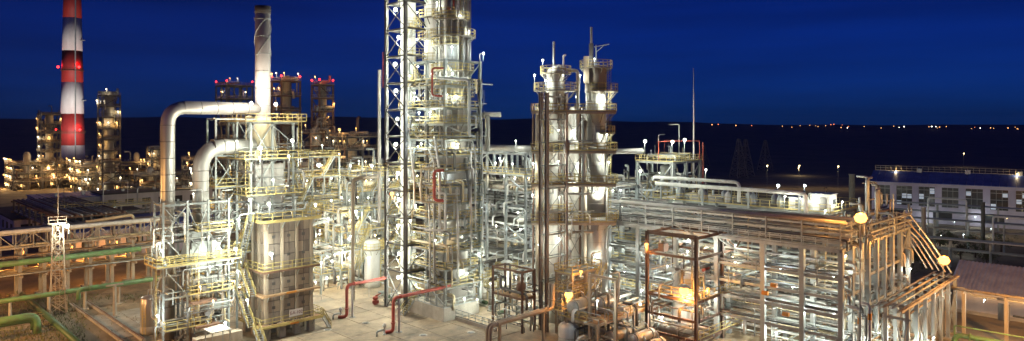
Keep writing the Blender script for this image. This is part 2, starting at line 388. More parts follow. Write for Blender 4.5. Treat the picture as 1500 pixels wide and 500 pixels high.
def pump(p, yaw, label, group):
    t = thing('pump', label, 'pump', p, yaw, group)
    box('concrete', 'plinth', t, (-1,-.4,0), (1,.4,.3)); q = Quaternion((0,1,0), rad(90))
    piece('cyl12', 'dkgreen' if R.random()<.4 else 'steel', 'motor', t, (-.4,0,.68), (.3,.3,.9), q)
    lathe('steel', 'casing', t, [(.12,-.3),(.32,-.18),(.34,.18),(.12,.3)], (.5,0,.7), 14, q)
    tube('galv', 'pipe', t, [(.5,0,.9),(.5,0,2.1),(.5,1.4,2.1)], .1, 8); return t

# ================================================================== GROUND
def terrain(a, r):
    t = math.tan(a) if abs(a) < 1.3 else 4*math.copysign(1,a)
    A = 62+16*math.exp(-((t+.22)/.16)**2)+6*math.sin(t*9)+3*math.sin(t*23+1)
    if t > .05: A = A*(1-min(1,(t-.05)/.35))+38*min(1,(t-.05)/.35)+1.2*math.sin(t*31)
    s = max(0, min(1, (r-450)/2900)); s = s*s*(3-2*s)
    return s*A
def ground_z(x, y): return terrain(math.atan2(x, y), math.hypot(x, y))
rs = [0,40,80,120,170,230,300,380,450,550,700,900,1150,1450,1800,2200,2600,3000,3350,3800,4600,6000,9000]
nseg = 240; vs, fs = [(0,0,0)], []
for r_ in rs[1:]:
    for i in range(nseg):
        a = 2*math.pi*i/nseg-math.pi; vs.append((r_*math.sin(a), r_*math.cos(a), terrain(a, r_)+(1.5*math.sin(i*1.7+r_) if r_ > 900 else 0)))
fs += [(0,1+(i+1)%nseg,1+i) for i in range(nseg)]
for j in range(len(rs)-2):
    k = 1+j*nseg; fs += [(k+i,k+(i+1)%nseg,k+nseg+(i+1)%nseg,k+nseg+i) for i in range(nseg)]
tag(obj('ground', new_mesh('ground', vs, fs, 'ground', True)), kind='structure')
def sheet(name, pts, z, m): return tag(obj(name, new_mesh(name, [(p[0],p[1],z) for p in pts], [tuple(range(len(pts)))], m)), kind='structure')
def gp(px, py): return spot(px, gd(py))
YARD = sheet('plant_yard', [gp(215,560),gp(130,440),gp(330,330),gp(900,300),gp(1320,340),gp(1345,430),gp(1390,560)], .008, 'yard')
sheet('soil_patch', [gp(-260,560),gp(-220,380),gp(60,345),gp(330,345),gp(130,440),gp(215,560)], .004, 'soil')
sheet('dirt_yard', [gp(1390,560),gp(1345,430),gp(1390,420),gp(1800,470),gp(1800,560)], .004, 'soil')
sheet('works_ground', [(-420,140),(-420,420),(330,420),(330,150),(120,120),(-90,130)], .002, 'soil')

rgy = random.Random(77)
for i in range(-2,10):
    for j in range(-3,9):
        c = spot(560,104)+V((S2,S2,0))*(i*5)+V((-S2,S2,0))*(j*5); px_ = 750+c.x/c.y*1000; py_ = HY+30000/c.y
        if 440 < px_ < 740 and 405 < py_ < 530: piece('box', rgy.choice(['yard','yard','slab_b']), 'slab', YARD, (c.x,c.y,.03+rgy.uniform(0,.015)), (4.94,4.94,.05), Quaternion((0,0,1), rad(45)))
for k, (px_, py_) in enumerate(((536,474),(620,492),(480,484),(690,488))):
    t = thing('manhole', f'round dark manhole cover in the open yard, {["between the red pipes","before the right red pipe","right of the furnace stair","before the pump yard"][k]}', 'manhole', gp(px_,py_)); lathe('steel_dark', 'lid', t, [(.42,.05),(.42,.10),(.1,.105)], n=16); lathe('concrete', 'ring', t, [(.62,.02),(.62,.085),(.45,.086)], n=16)
# ================================================================== FURNACE
def furnace():
    D = 96.; X1, Y1 = RL(390,D,455), LL(390,D,362); p = spot(390, D)
    t = thing('fired_heater', 'tall box furnace clad in tan panels with walkways round it and a sign', 'furnace', p, 45)
    zb, zt = 2.1, 16.6
    box('steel_dark', 'casing', t, (.12,.12,zb), (X1-.12,Y1-.12,zt))
    # buckstays and panels on every face
    def face(o, d, n, L_):
        o, d, n = V(o), V(d), V(n); nb = 3
        for i in range(nb+1):
            a = o+d*(L_*i/nb); m = 'steel_tan'
            bar(m, 'stanchion', t, a+n*.12+V((0,0,0.1)), a+n*.12+V((0,0,zt-.1)), .36, .36)
        rows = 9; hh = (zt-zb)/rows; q = Matrix((d, n.cross(d)*-1 if False else V((0,0,1)).cross(d), V((0,0,1)))).transposed().to_quaternion()
        for i in range(nb):
            for h in range(2):
                for k in range(rows):
                    w_ = (L_/nb-.42)/2; c = o+d*(L_*i/nb+.21+w_*(h+.5))+V((0,0,zb+hh*(k+.5)))+n*(-.05+R.uniform(-.035,.035))
                    piece('box', R.choice(['panel','panel','panel_b','steel_tan']), 'wall_panel', t, c, (w_-.10, .16, hh-.10), q)
    face((0,0,0),(1,0,0),(0,-1,0),X1); face((0,0,0),(0,1,0),(-1,0,0),Y1); face((X1,0,0),(0,1,0),(1,0,0),Y1); face((0,Y1,0),(1,0,0),(0,1,0),X1)
    for x in (0,X1/3,X1*2/3,X1):
        for y in (0, Y1/2, Y1): box('concrete', 'pier', t, (x-.45,y-.45,0), (x+.45,y+.45,zb-.02))
    # burner pipes under the floor
    for i in range(5): rod('rubber', 'burner', t, (X1*(.15+.17*i),Y1*.25,1.0), (X1*(.15+.17*i),Y1*.25,zb), .32, 10)
    for z, m, wd, rl in ((zb+.02,'yellow',1.3,1),(6.4,'planks',1.0,0),(9.75,'steel_brown',1.0,1),(16.75,'yellow',1.1,1)):
        for lo, hi in (((-wd,-wd),(X1+wd,-.34)), ((-wd,-.33),(-.34,Y1+.5)), ((X1+.34,-.33),(X1+wd,Y1))):
            d_ = box('planks' if z < 9 else 'grating', 'walkway', t, (lo[0],lo[1],z-.12), (hi[0],hi[1],z))
        bar(m, 'edge_beam', t, (-wd,-wd-.05,z-.1), (X1+wd,-wd-.05,z-.1), .08, .26); bar(m, 'edge_beam', t, (-wd-.05,-wd,z-.1), (-wd-.05,Y1+.5,z-.1), .08, .26)
        if rl:
            railing(t, (-wd,-wd,z), (X1+wd,-wd,z)); railing(t, (-wd,-wd,z), (-wd,Y1+.5,z)); railing(t, (X1+wd,-wd,z), (X1+wd,Y1,z))
        for i in range(4): bar('steel', 'bracket', t, (X1*i/3,-wd,z-.15), (X1*i/3,-.2,z-.15-wd), .09)
    box('orange', 'hazard_patch', t, (2.5,-1.12,6.26), (4.0,-1.06,6.52)); box('orange', 'hazard_patch', t, (2.9,-1.42,1.86), (4.2,-1.36,2.12))
    stair(t, (X1+2.6,-.9,0), (X1+1.4,-.9,zb), .9); stair(t, (-1.9,-3.2,0), (-1.9,-1.0,zb), .9)
    stair(t, (-2.0,4.5,9.75), (-2.0,.6,16.75)); stair(t, (-2.0,.3,2.1), (-2.0,4.6,6.4)); stair(t, (-2.0,.0,6.4), (-2.0,3.4,9.75))
    # duct openings, peep doors
    for z in (4.2, 7.6, 11.5, 14.2):
        for i in range(3): box('steel_dark', 'peep_door', t, (X1*(i+.35)/3,-.19,z), (X1*(i+.35)/3+.45,-.12,z+.4))
    # sign
    s = box('whitepaint', 'sign_board', t, (2.75,-1.52,3.0), (4.75,-1.46,3.95))
    t2 = thing('convection_section', 'yellow railed decks, pale box and cone stacked on the furnace roof', 'convection section', to_world(t, (-1.55,1.75,0)), 45)
    # structure above the box: deck, convection box, platforms
    for x in (.2, X1/2, X1-.2):
        for y in (.2, Y1-.2): bar('steel', 'column', t2, (x,y,16.62), (x,y,30.8), .28, .28, 'ibeam')
    for z in (20.3, 25.4, 30.7):
        for y in (.2, Y1-.2): bar('steel', 'beam', t2, (-.4,y,z-.15), (X1+.4,y,z-.15), .18, .28, 'ibeam')
        for x in (.2, X1/2, X1-.2): bar('steel', 'beam', t2, (x,-.4,z-.165), (x,Y1+.4,z-.165), .17, .25, 'ibeam')
    for z0_, z1_ in ((16.7,20.1),(20.3,25.2),(25.4,30.5)):
        bar('steel', 'brace', t2, (.2,.2,z0_), (X1/2,.2,z1_), .14); bar('steel', 'brace', t2, (X1/2,.21,z0_), (.2,.21,z1_), .13)
        bar('steel', 'brace', t2, (.2,Y1-.2,z0_), (.2,.2,z1_), .14)
    box('panel_white', 'convection_box', t2, (1.3,1.2,16.8), (X1-1.2,Y1-1.2,24.6))
    for k in range(6): box('steel', 'stiffener', t2, (1.22,1.12,17.6+k*1.25), (X1-1.12,Y1-1.12,17.72+k*1.25))
    lathe('cream', 'cone', t2, [(2.1,25.45),(2.0,27.2),(1.25,30.6),(1.15,31.5)], (X1/2-.1,Y1/2,0), 24)
    for z, wd in ((20.3,.9),(25.42,1.4),(30.72,1.2)):
        for lo, hi in (((-wd,-wd),(X1+wd,1.1)), ((-wd,1.12),(1.1,Y1+wd)), ((X1-1.1,1.12),(X1+wd,Y1+wd))):
            box('grating', 'deck', t2, (lo[0],lo[1],z+.01), (hi[0],hi[1],z+.07))
        railing(t2, (-wd,-wd,z), (X1+wd,-wd,z)); railing(t2, (-wd,-wd,z), (-wd,Y1+wd,z)); railing(t2, (X1+wd,-wd,z), (X1+wd,Y1+wd,z)); railing(t2, (-wd,Y1+wd,z), (X1+wd,Y1+wd,z))
    ladder(t2, -.6, -.5, 20.3, 26.5); ladder(t2, X1+.5, -.5, 25.4, 31.6); stair(t2, (X1+1.2,.2,20.3), (X1+1.2,4.0,25.4))
    rod('galv', 'stay', t2, (X1/2+1,Y1/2,30.5), (X1+4.5,.5,24.0), .09)
    rng = random.Random(3); pipes_in(t2, -1.5, X1+1.2, -1.2, Y1, [16.8,17.6,18.6,20.5,21.5,22.5], 34, rng, .06, .2)
    pipes_in(t2, -1.2, X1+1.0, -.9, Y1, [25.6,26.5], 10, rng, .05, .13)
    for x in (-.6, .8, 2.4, X1-.5): tube('galv', 'pipe', t2, [(x,-.9,16.8),(x,-.9,19.2),(x,.5,19.2)], .12, 8)
    # the metal stack
    c = to_world(t2, (X1/2-.1,Y1/2,0)); r = 1.08; zt_ = wz(12, c.y)
    st = thing('flue_stack', 'slender round metal stack with dark rim standing over the furnace', 'stack', (c.x,c.y,31.5), 0)
    lathe('stack', 'shell', st, [(r,0),(r,zt_-31.5)], n=28)
    H_ = zt_-31.5
    lathe('roofing', 'rim', st, [(r*.9,H_-.9),(r*1.06,H_-.85),(r*1.06,H_+.25),(r*.86,H_+.25),(r*.84,H_-.2)], n=28)
    z = 1.6
    while z < H_-1: lathe('steel', 'seam_ring', st, [(r*.99,z-.05),(r*1.04,z-.04),(r*1.04,z+.04),(r*.99,z+.05)], n=28); z += 2.55
    for k in range(3):
        pts = []
        for i in range(22):
            a = k*2.094+i*.16; zz = H_*.55+i*(H_*.36/21); pts.append((r*1.07*math.cos(a), r*1.07*math.sin(a), zz))
        vs_, fs_ = tube_geo(pts, .07, 5, .01); obj('strake', new_mesh('strake', vs_, fs_, 'steel'), st)
    ring_platform(st, 7.6-2.55*.0, r, r+.55, 0, 360) if False else None
    # sign writing
    cu = bpy.data.curves.new('sign', 'FONT'); cu.body = 'БА-102'; cu.size = .62; cu.align_x = 'CENTER'; cu.align_y = 'CENTER'; cu.extrude = .006
    tmp = bpy.data.objects.new('tmp_text', cu); COL.objects.link(tmp)
    me = bpy.data.meshes.new_from_object(tmp.evaluated_get(bpy.context.evaluated_depsgraph_get())); bpy.data.objects.remove(tmp)
    me.materials.clear(); me.materials.append(MATS['sign_ink'])
    o = obj('lettering', me, s); o.rotation_euler = (rad(90),0,0)
    o.scale = (1/2., 1/.95, 1/.06); o.location = (0, -.62, 0)   # board is scaled; undo that here
    o.parent = t; o.scale = (1,1,1); o.location = (3.75,-1.53,3.47)
    return t, X1, Y1, c, t2
fur, FX, FY, STK, FTOP = furnace()

# ---- big ducts beside the furnace
def duct(name, label, pts, r, rb, m='alu', rings=2.2, group=None):
    t = thing(name, label, 'duct', (0,0,0)); pts = [V(p) for p in pts]; base = V((pts[-1].x, pts[-1].y, 0)); t.location = base; pts = [p-base for p in pts]
    tube(m, 'casing', t, pts, r, 24, rb)
    for a, b in zip(pts, pts[1:]):
        L_ = (b-a).length; d = (b-a)/L_; s = rb*1.0
        while s < L_-.4:
            c = a+d*s; rod('steel_dark', 'seam_ring', t, c-d*.035, c+d*.035, r*1.015, 24); s += rings
    return t
zd = wz(160, 100.5)
dA = STK; dB = STK+V((-S2,-S2,0))*13.2
duct('flue_duct', 'shiny bent flue duct rising left of the furnace and running to the stack', [(dA.x,dA.y,zd),(dB.x,dB.y,zd),(dB.x,dB.y,1.0)], .90, 2.4)
c2 = to_world(FTOP, (.4, FY/2, 0)); zc = wz(214, c2.y); e2 = spot(294, 93)
duct('air_duct', 'wide grey elbow duct dropping between furnace and shiny flue duct', [(c2.x+1.5,c2.y,zc),(e2.x,e2.y,zc),(e2.x,e2.y,wz(335,93))], 1.05, 3.2, 'alu_dull', 1.4)
def preheater():
    p = spot(289, 92.5); t = thing('air_preheater', 'grey boxy air preheater with sloping hopper under the elbow duct', 'air preheater', p, 45)
    zt = wz(333, 92.5)
    vs_ = [(-.9,-.9,zt),(.9,-.9,zt),(.9,.9,zt),(-.9,.9,zt),(-1.6,-1.6,zt-3.6),(3.0,-1.6,zt-3.6),(3.0,1.6,zt-3.6),(-1.6,1.6,zt-3.6)]
    obj('hopper', new_mesh('hopper', vs_, [(3,2,1,0),(4,5,6,7),(0,1,5,4),(1,2,6,5),(2,3,7,6),(3,0,4,7)], 'steel'), t)
    z1 = zt-3.62; box('steel', 'casing', t, (-1.55,-1.55,z1-2.2), (2.95,1.55,z1))
    for k in range(3): box('steel_dark', 'stiffener', t, (-1.64,-1.64,z1-.35-k*.8), (3.04,1.64,z1-.25-k*.8))
    for k in range(5): box('steel_dark', 'rib', t, (-1.4+k*1.05,-1.66,z1-2.1), (-1.32+k*1.05,-1.56,z1-.05))
    for x in (-1.4, 2.8):
        for y in (-1.4,1.4): bar('steel_tan', 'leg', t, (x,y,0), (x,y,z1-2.2), .3)
    q = Quaternion((1,0,0), rad(90))
    for x, z, r_ in ((-.2,z1-4.2,1.5),(.3,z1-7.6,1.35)):
        lathe('steel_tan' if z < 6 else 'steel', 'fan_casing', t, [(.4,-.75),(r_*.96,-.72),(r_,-.66),(r_,.66),(r_*.96,.72),(.4,.75)], (x,-.9,z), 26, q)
        lathe('steel_dark', 'fan_inlet', t, [(.3,-.1),(.75,-.1),(.8,.12),(.3,.14)], (x,-1.72,z), 18, q); box('steel', 'fan_outlet', t, (x+.2,-1.5,z+.2), (x+3.2,-.3,z+1.3))
        rod('steel_dark', 'motor', t, (x,-2.9,z), (x,-1.9,z), .36, 12); box('steel_brown', 'fan_base', t, (x-1.5,-3.2,z-r_-.35), (x+1.6,.4,z-r_-.1))
    box('steel_tan', 'duct_run', t, (-1.8,-4.6,1.2), (4.2,-3.2,2.5)); box('concrete', 'base', t, (-2.2,-4.9,0), (4.6,1.8,.5))
    for x in (-1.2, 1.2, 3.4): bar('steel_dark', 'duct_leg', t, (x,-3.9,.5), (x,-3.9,1.2), .3)
    pipes_in(t, -2, 3.6, -2.6, -1.7, [3,5,7,9,11], 16, random.Random(17), .05, .14)
    return t
preheater()

# ---- open frame round the ducts
DF = steel_frame('duct_gantry', 'open grey steel frame with braces and a walkway round the two ducts', 'steel frame', 239, 88, [3.0,5.7,RL(239,88,335)], [LL(239,88,226)], [3.6,7.8,12.0,16.0,19.9], 'steel', .24, .24, rails=(2,),
    brace=[('x',0,3,'\\'),('x',1,3,'X'),('x',1,4,'V'),('x',0,4,'X'),('x',1,1,'X'),('x',2,2,'/'),('x',2,0,'X'),('y',0,1,'/'),('y',0,2,'\\'),('y',0,3,'X'),('x',0,0,'/'),('x',2,3,'/'),('x',0,2,'\\')], top=20.2)
for a, b in (((-1.2,-1.3),(9.6,-.15)), ((-1.2,-.14),(-.15,3.4))): box('grating', 'walkway', DF, (a[0],a[1],11.9), (b[0],b[1],12.02))
railing(DF, (-1.2,-1.3,12), (9.6,-1.3,12)); railing(DF, (-1.2,-1.3,12), (-1.2,3.4,12))
pipes_in(DF, -.3, 8.4, -.3, 3.4, [.5,3.6,7.8,10,12,14,16,17.5], 84, random.Random(5), .06, .2)
for z, x0, x1 in ((7.8,3.0,8.6),(3.6,0,5.7),(16.0,4.0,8.6)):
    box('grating', 'deck', DF, (x0,-.9,z+.02), (x1,1.0,z+.1)); railing(DF, (x0,-.92,z+.1), (x1,-.92,z+.1)); railing(DF, (x0,-.92,z+.1), (x0,1.0,z+.1))
ladder(DF, 3.6, -.6, 3.6, 12, .25); ladder(DF, -.5, 1.2, 0, 12, 0, .25); stair(DF, (8.6,1,4), (8.6,4,7.8)); stair(DF, (8.6,4,7.8),(8.6,1,12))
FR2 = steel_frame('duct_support', 'tall thin grey frame left of the stack carrying the elbow duct', 'steel frame', 347, 99.5, [3.0,6.0], [3.0], [6,12,17,21.5,26,31.2], 'steel', .24, .22, decks=(1,3), rails=(1,3), loc=to_world(fur, (-5.2, 4.6, 0)),
    brace=[('x',0,4,'X'),('x',1,5,'X'),('x',0,3,'/'),('y',0,4,'X'),('x',1,2,'X'),('x',0,1,'X')])
pipes_in(FR2, .2, 5.8, .2, 2.8, [3,6,9,12,15,17,21], 34, random.Random(15), .05, .2)

# ================================================================== MAIN TOWER
def main_tower():
    D = 104.5; p = spot(650, D)
    pl = thing('plinth', 'long pale concrete plinth under the tall central tower', 'plinth', p, 45)
    Yp, Xp = LL(650,D,588), RL(650,D,702)
    for i in range(4): box('concrete', 'block', pl, (.02,Yp*i/4+.02,0), (Xp,Yp*(i+1)/4-.02,2.1))
    stair(pl, (-2.2,Yp*.72,0), (-.1,Yp*.72,2.1), 1.1)
    railing(pl, (.1,.1,2.1), (.1,Yp*.6,2.1), 'galv'); railing(pl, (.1,.1,2.1), (Xp,.1,2.1), 'galv')
    # column frame
    D2 = 106.; Xr, Yl = RL(652,D2,703), LL(652,D2,601)
    lv = [5,7.8,10.5,13,15.5,18,20.5,23,25.5,28,30.5,33,36.5,40.6]
    t = steel_frame('column_structure', 'tall grey steel frame with yellow railed decks round the central columns', 'steel frame', 652, D2, [Xr], [Yl/2,Yl], lv, 'steel', .42, .34, decks=(), rails=range(13),
        brace=[('x',0,1,'/'),('x',0,3,'X'),('x',0,5,'\\'),('x',0,8,'/'),('x',0,13,'V'),('y',0,1,'/'),('y',0,3,'\\'),('y',0,6,'A'),('y',1,2,'\\'),('y',1,5,'/'),('x',0,4,'/'),('y',0,9,'X'),('y',1,10,'V'),('y',0,0,'/'),('x',0,10,'X'),('y',1,12,'X'),('x',0,12,'/'),('y',0,12,'X')], z0=2.1)
    t2 = t
    for k, z in enumerate(lv[:-1]):
        box('grating', 'deck', t, (-.5,-.5,z+.012), (Xr+.3,1.5,z+.07)); box('grating', 'deck', t, (-.5,1.52,z+.012), (1.4,Yl,z+.07))
        box('grating', 'deck', t, (Xr-1.2,1.52,z+.012), (Xr+.3,Yl,z+.07))
        if k < len(lv)-2: stair(t, (1.0,2.2+(k%2)*4,z+.05), (1.0,6.2-(k%2)*4,lv[k+1]), .8)
    rng = random.Random(11)
    pipes_in(t, -.6, Xr+.6, -.7, Yl+.3, lv[:-1]+[3], 190, rng, .05, .2)
    for i in range(16):
        x, y = (rng.uniform(-.5,Xr), -.75) if i % 2 else (-.75, rng.uniform(0,Yl)); z0_ = rng.uniform(3,22)
        tube(rng.choice(['white','galv','alu']), 'riser', t, [(x,y,z0_),(x,y,z0_+rng.uniform(6,15)),(x+rng.uniform(-1,1),y+.9,z0_+15)], rng.uniform(.08,.2), 8)
    # big columns
    c = to_world(t, (Xr*.52, Yl*.30, 0))
    cw = thing('fractionating_column', 'thick pale main column behind the tower decks, reaching past the top', 'column', (c.x,c.y,2.1), 0)
    lathe('alu_dull', 'shell', cw, [(2.4,0),(2.4,30),(2.35,30.3),(2.35,62),(2.0,63.4),(1.0,64.2),(.1,64.4)], n=36)
    for z in range(3, 62, 3): lathe('alu_dull', 'seam_ring', cw, [(2.38,z-.05),(2.43,z-.04),(2.43,z+.04),(2.38,z+.05)], n=36)
    ring_platform(cw, 42.4, 2.35, 3.7, 190, 420); ring_platform(cw, 49.6, 2.35, 3.6, 150, 400); ring_platform(cw, 45.6, 2.35, 3.3, 170, 280)
    ladder(cw, -1.4, -2.15, 42, 58, .25); ladder(cw, 1.7, -1.95, 38, 50, .25)
    for k in range(9): ring_platform(cw, 24.5+4.1*k, 2.35, 3.5, 170+(k%3)*25, 290+(k%4)*35)
    for k in range(9):
        a_ = rad(188+k*21); tube(['white','galv','alu','steel_tan','steel'][k%5], 'riser', cw, [(2.75*math.cos(a_),2.75*math.sin(a_),62),(2.75*math.cos(a_),2.75*math.sin(a_),20+k*1.5)], .09+.04*(k%3), 8)
    tube('alu', 'overhead_pipe', cw, [(2.65,-.3,62),(2.65,-.3,24)], .35, 12); tube('white', 'overhead_pipe', cw, [(-.9,-2.7,63),(-.9,-2.7,36)], .28, 12)
    tube('red', 'fire_main', cw, [(.35,-2.62,60),(.35,-2.62,46.6),(-.9,-2.72,46.6),(-.9,-2.72,36.5)], .17, 8, .4)
    c = to_world(t, (Xr*.55, Yl*.82, 0))
    cw2 = thing('stripper_column', 'white column glowing behind the braces of the stair tower', 'column', (c.x,c.y,2.1), 0)
    lathe('white', 'shell', cw2, [(1.9,0),(1.9,54),(1.6,55),(.1,55.6)], n=32)
    for z in range(4, 54, 4): lathe('alu_dull', 'seam_ring', cw2, [(1.88,z-.05),(1.94,z-.04),(1.94,z+.04),(1.88,z+.05)], n=32)
    for k in range(12): ring_platform(cw2, 10+3.6*k, 1.9, 3.0, 190+20*(k%3), 330+25*(k%3))
    # stair tower
    D3 = 110.; X3, Y3 = RL(594,D3,627), LL(594,D3,566)
    lv3 = [2.1+4.4*i for i in range(1,13)]
    br = []
    for k in range(0,12): br += [('y',0,k,'X'), ('x',0,k,'/' if k % 2 else '\\'), ('y2',0,k,'/')]
    s = steel_frame('stair_tower', 'tall dark braced steel stair tower climbing out of the picture', 'stair tower', 594, D3, [X3], [Y3], lv3, 'steel_dark', .5, .26, brace=br, z0=0, second='steel_dark')
    for k, z in enumerate([2.1]+lv3[:-1]):
        if k % 2 == 0: stair(s, (X3-1.2,.8,z), (X3-1.2,Y3-1,z+4.4), .9)
        else: stair(s, (X3-2.4,Y3-1,z), (X3-2.4,.8,z+4.4), .9)
        box('grating', 'landing', s, (.4,Y3-1.3,z+.02), (X3-.3,Y3-.2,z+.08)); box('grating', 'landing', s, (.4,.2,z+.02), (X3-.3,1.0,z+.08))
        railing(s, (.3,.25,z+.05), (X3-.3,.25,z+.05)); 
    # white column just behind the left face
    c = to_world(s, (1.3+1.4, Y3*.55, 0))
    cw3 = thing('riser_column', 'bright white slim column inside the dark stair tower', 'column', (c.x,c.y,0), 0)
    lathe('white', 'shell', cw3, [(1.25,0),(1.25,57),(1.0,58),(.1,58.4)], n=28)
    for z in range(3, 57, 3): lathe('alu_dull', 'seam_ring', cw3, [(1.23,z-.05),(1.28,z-.04),(1.28,z+.04),(1.23,z+.05)], n=28)
    rod('alu_dull', 'pipe', s, (-.7,Y3+1.0,14), (-.7,Y3+1.0,39.5), .28, 12); rod('red', 'pipe', s, (-.3,Y3+.5,36.5), (-.3,Y3+.5,42.5), .12, 8)
    pb = box('grating', 'landing', s, (-2.2,Y3-.5,22.6), (-.1,Y3+1.8,22.72)); railing(s, (-2.2,Y3-.5,22.7), (-2.2,Y3+1.8,22.7)); railing(s, (-2.2,Y3-.5,22.7), (-.2,Y3-.5,22.7))
    # lamps
    for k in range(0, 12):
        z = 2.1+4.4*k
        lamp(to_world(s, (.25, Y3*.5+R.uniform(-.7,.7), z+R.uniform(2.5,3.3))), f'white lamp behind left braces on the {ORD[k+1]} stair tower landing', 'white', .36, 'lamps up the stair tower', 0)
        lamp(to_world(s, (X3*.55+R.uniform(-.5,.5), .35, z+R.uniform(1.6,2.8))), f'white lamp behind right braces on the {ORD[k+1]} stair tower landing', 'white', .19, 'lamps up the stair tower', 0)
    place = 'the central column structure'
    frame_lamps(t, place, ('white','white','cool'), .5, dz=1.8, rng=random.Random(4), r=.2)
    inner_lamps(t, place, 9, ('white','white','warm'), random.Random(9), .24)
    lamp(to_world(t, (Xr+.5,-.3,42.0)), 'cool white lamp at the top right corner of the central tower frame', 'cool', .22)
    for z, a in ((44.2,-20),(48.7,215),(52,250),(46.5,-60)):
        lamp(cw.location+V((2.9*math.cos(rad(a)),2.9*math.sin(rad(a)),z-1)), f'white lamp beside the thick main column {"above" if z>47 else "below"} its round platform', 'white', .15, 'lamps on the thick main column', 1.0)
    return t, s
TW, ST = main_tower()
# small red and blue-grey loops on the tower, tee duct on its right
def loop_pipe(name, label, pts, r, m, cat='pipe', rb=None, flanges=True, n=10, group=None):
    b = V((pts[0][0], pts[0][1], 0)); t = thing(name, label, cat, b, 0, group); pp = [V(p)-b for p in pts]
    tube(m, 'pipe_run', t, pp, r, n, rb or r*3.2)
    if flanges:
        for a, c in zip(pp, pp[1:]):
            d = c-a; L_ = d.length
            if L_ > 5*r+1:
                d /= L_; e = a+d*min(L_*.5, 4*r+.3); rod(m, 'flange', t, e-d*.07, e+d*.07, r*1.5, n)
    return t
A = spot(636,103.5); B = spot(650,103.5)
loop_pipe('red_pipe', 'thick red loop pipe halfway up the central tower', [(B.x,B.y,wz(250,103.5)),(A.x,A.y,wz(250,103.5)),(A.x,A.y,wz(294,103.5)),(B.x,B.y,wz(294,103.5))], .24, 'red')
A = spot(633,104); loop_pipe('red_pipe', 'thin red pipe hooked over the upper decks of the central tower', [(wx(650,104),104,wz(100,104)),(A.x,A.y,wz(100,104)),(A.x,A.y,wz(140,104)),(wx(648,104),104,wz(141,104))], .15, 'red')
loop_pipe('white_pipe', 'white looped pipe left of the thick red loop on the tower', [(wx(648,104),104,wz(247,104)),(wx(617,104),104,wz(247,104)),(wx(617,104),104,wz(296,104)),(wx(648,104),104,wz(297,104))], .16, 'cream')
loop_pipe('grey_pipe', 'grey pipe dropping past the middle of the central tower corner', [(wx(640,103),103,wz(283,103)),(wx(652,103),103,wz(283,103)),(wx(652,103),103,wz(338,103)),(wx(622,103),103,wz(337,103))], .17, 'white')
loop_pipe('grey_pipe', 'grey gooseneck pipe on the upper right of the tower', [(wx(640,105),105,wz(114,105)),(wx(687,105),105,wz(117,105)),(wx(687,105),105,wz(198,105)),(wx(694,106),106,wz(200,106))], .22, 'galv')
tee = loop_pipe('tee_duct', 'grey tee shaped duct sticking out right of the central tower', [(wx(692,114),114,wz(168,114)),(wx(734,114),114,wz(168,114))], .42, 'alu_dull', 'duct', n=16)
tube('alu_dull', 'branch', tee, [V((wx(714,114),114,wz(168,114)))-tee.location, V((wx(714,114),114,wz(222,114)))-tee.location], .42, 16)

# ================================================================== RED FIRE PIPES, HYDRANTS
def hydrant(px, py, label):
    D = gd(py); t = thing('hydrant', label, 'hydrant', spot(px, D), 45)
    lathe('white', 'body', t, [(.25,0),(.25,.15),(.14,.2),(.14,1.2),(.3,1.25),(.3,1.4),(.1,1.7)], n=14)
    tube('galv', 'hose_pipe', t, [(-1.3,0,0.05),(-1.3,0,.8),(0,0,.8)], .13, 8); return t
def red_run(px0, py0, pyt, px1, pyt1, lab, plab):
    D = gd(py0); a = spot(px0, D); zt = wz(pyt, D); L_ = RL(px0, D, px1); e = a+V((S2,S2,0))*L_
    loop_pipe('red_pipe', lab, [(a.x-1.3,a.y-.2,.3),(a.x,a.y,.3),(a.x,a.y,zt),(e.x,e.y,zt)], .25, 'red')
    q = a+V((.75,.55,0)); t = thing('pipe_post', plab, 'post', q, 0)
    rod('whitepaint', 'post', t, (0,0,.12), (0,0,zt-.2), .17, 10); piece('cyl12', 'steel_dark', 'foot', t, (0,0,.06), (.5,.5,.12)); box('whitepaint', 'saddle', t, (-.35,-.12,zt-.28), (.35,.12,zt-.2))
red_run(508,467,418,565,0, 'red elbow pipe standing on the yard left of the stair tower', 'pale post under the left red yard pipe')
red_run(576,489,437,662,0, 'long red elbow pipe rising from the yard to the plinth', 'pale post under the right red yard pipe')
hydrant(563, 491, 'white capped hydrant beside the right red yard pipe'); hydrant(499, 466, 'white capped hydrant beside the left red yard pipe')
def mono_block(px, py, label):
    D = gd(py); t = thing('fire_monitor', label, 'fire monitor', spot(px, D), 20)
    lathe('red', 'stand', t, [(.4,0),(.35,.1),(.2,.2),(.2,.9),(.45,1.0),(.45,1.4),(.15,1.5)], n=12); rod('red', 'nozzle', t, (0,0,1.5), (.8,-.5,2.0), .13, 8); box('red', 'valve_box', t, (-.5,-.3,.3), (.5,.3,.8))
mono_block(550, 447, 'red fire monitor on the yard between the two red pipes')
for k, (px, py) in enumerate(((570,440),(580,446),(590,452),(561,434))): pump(spot(px,gd(py)), 45, 'grey pump skid at the left foot of the plinth', 'pump skids left of the plinth')
# ---- pinkish portal pipe in the middle distance
D = 118.; loop_pipe('portal_pipe', 'tall rusty pink pipe portal left of the stair tower', [(wx(517,D),D,.1),(wx(517,D),D,wz(262,D)),(wx(556,D+2),D+2,wz(260,D))], .32, 'steel_tan', 'pipe')

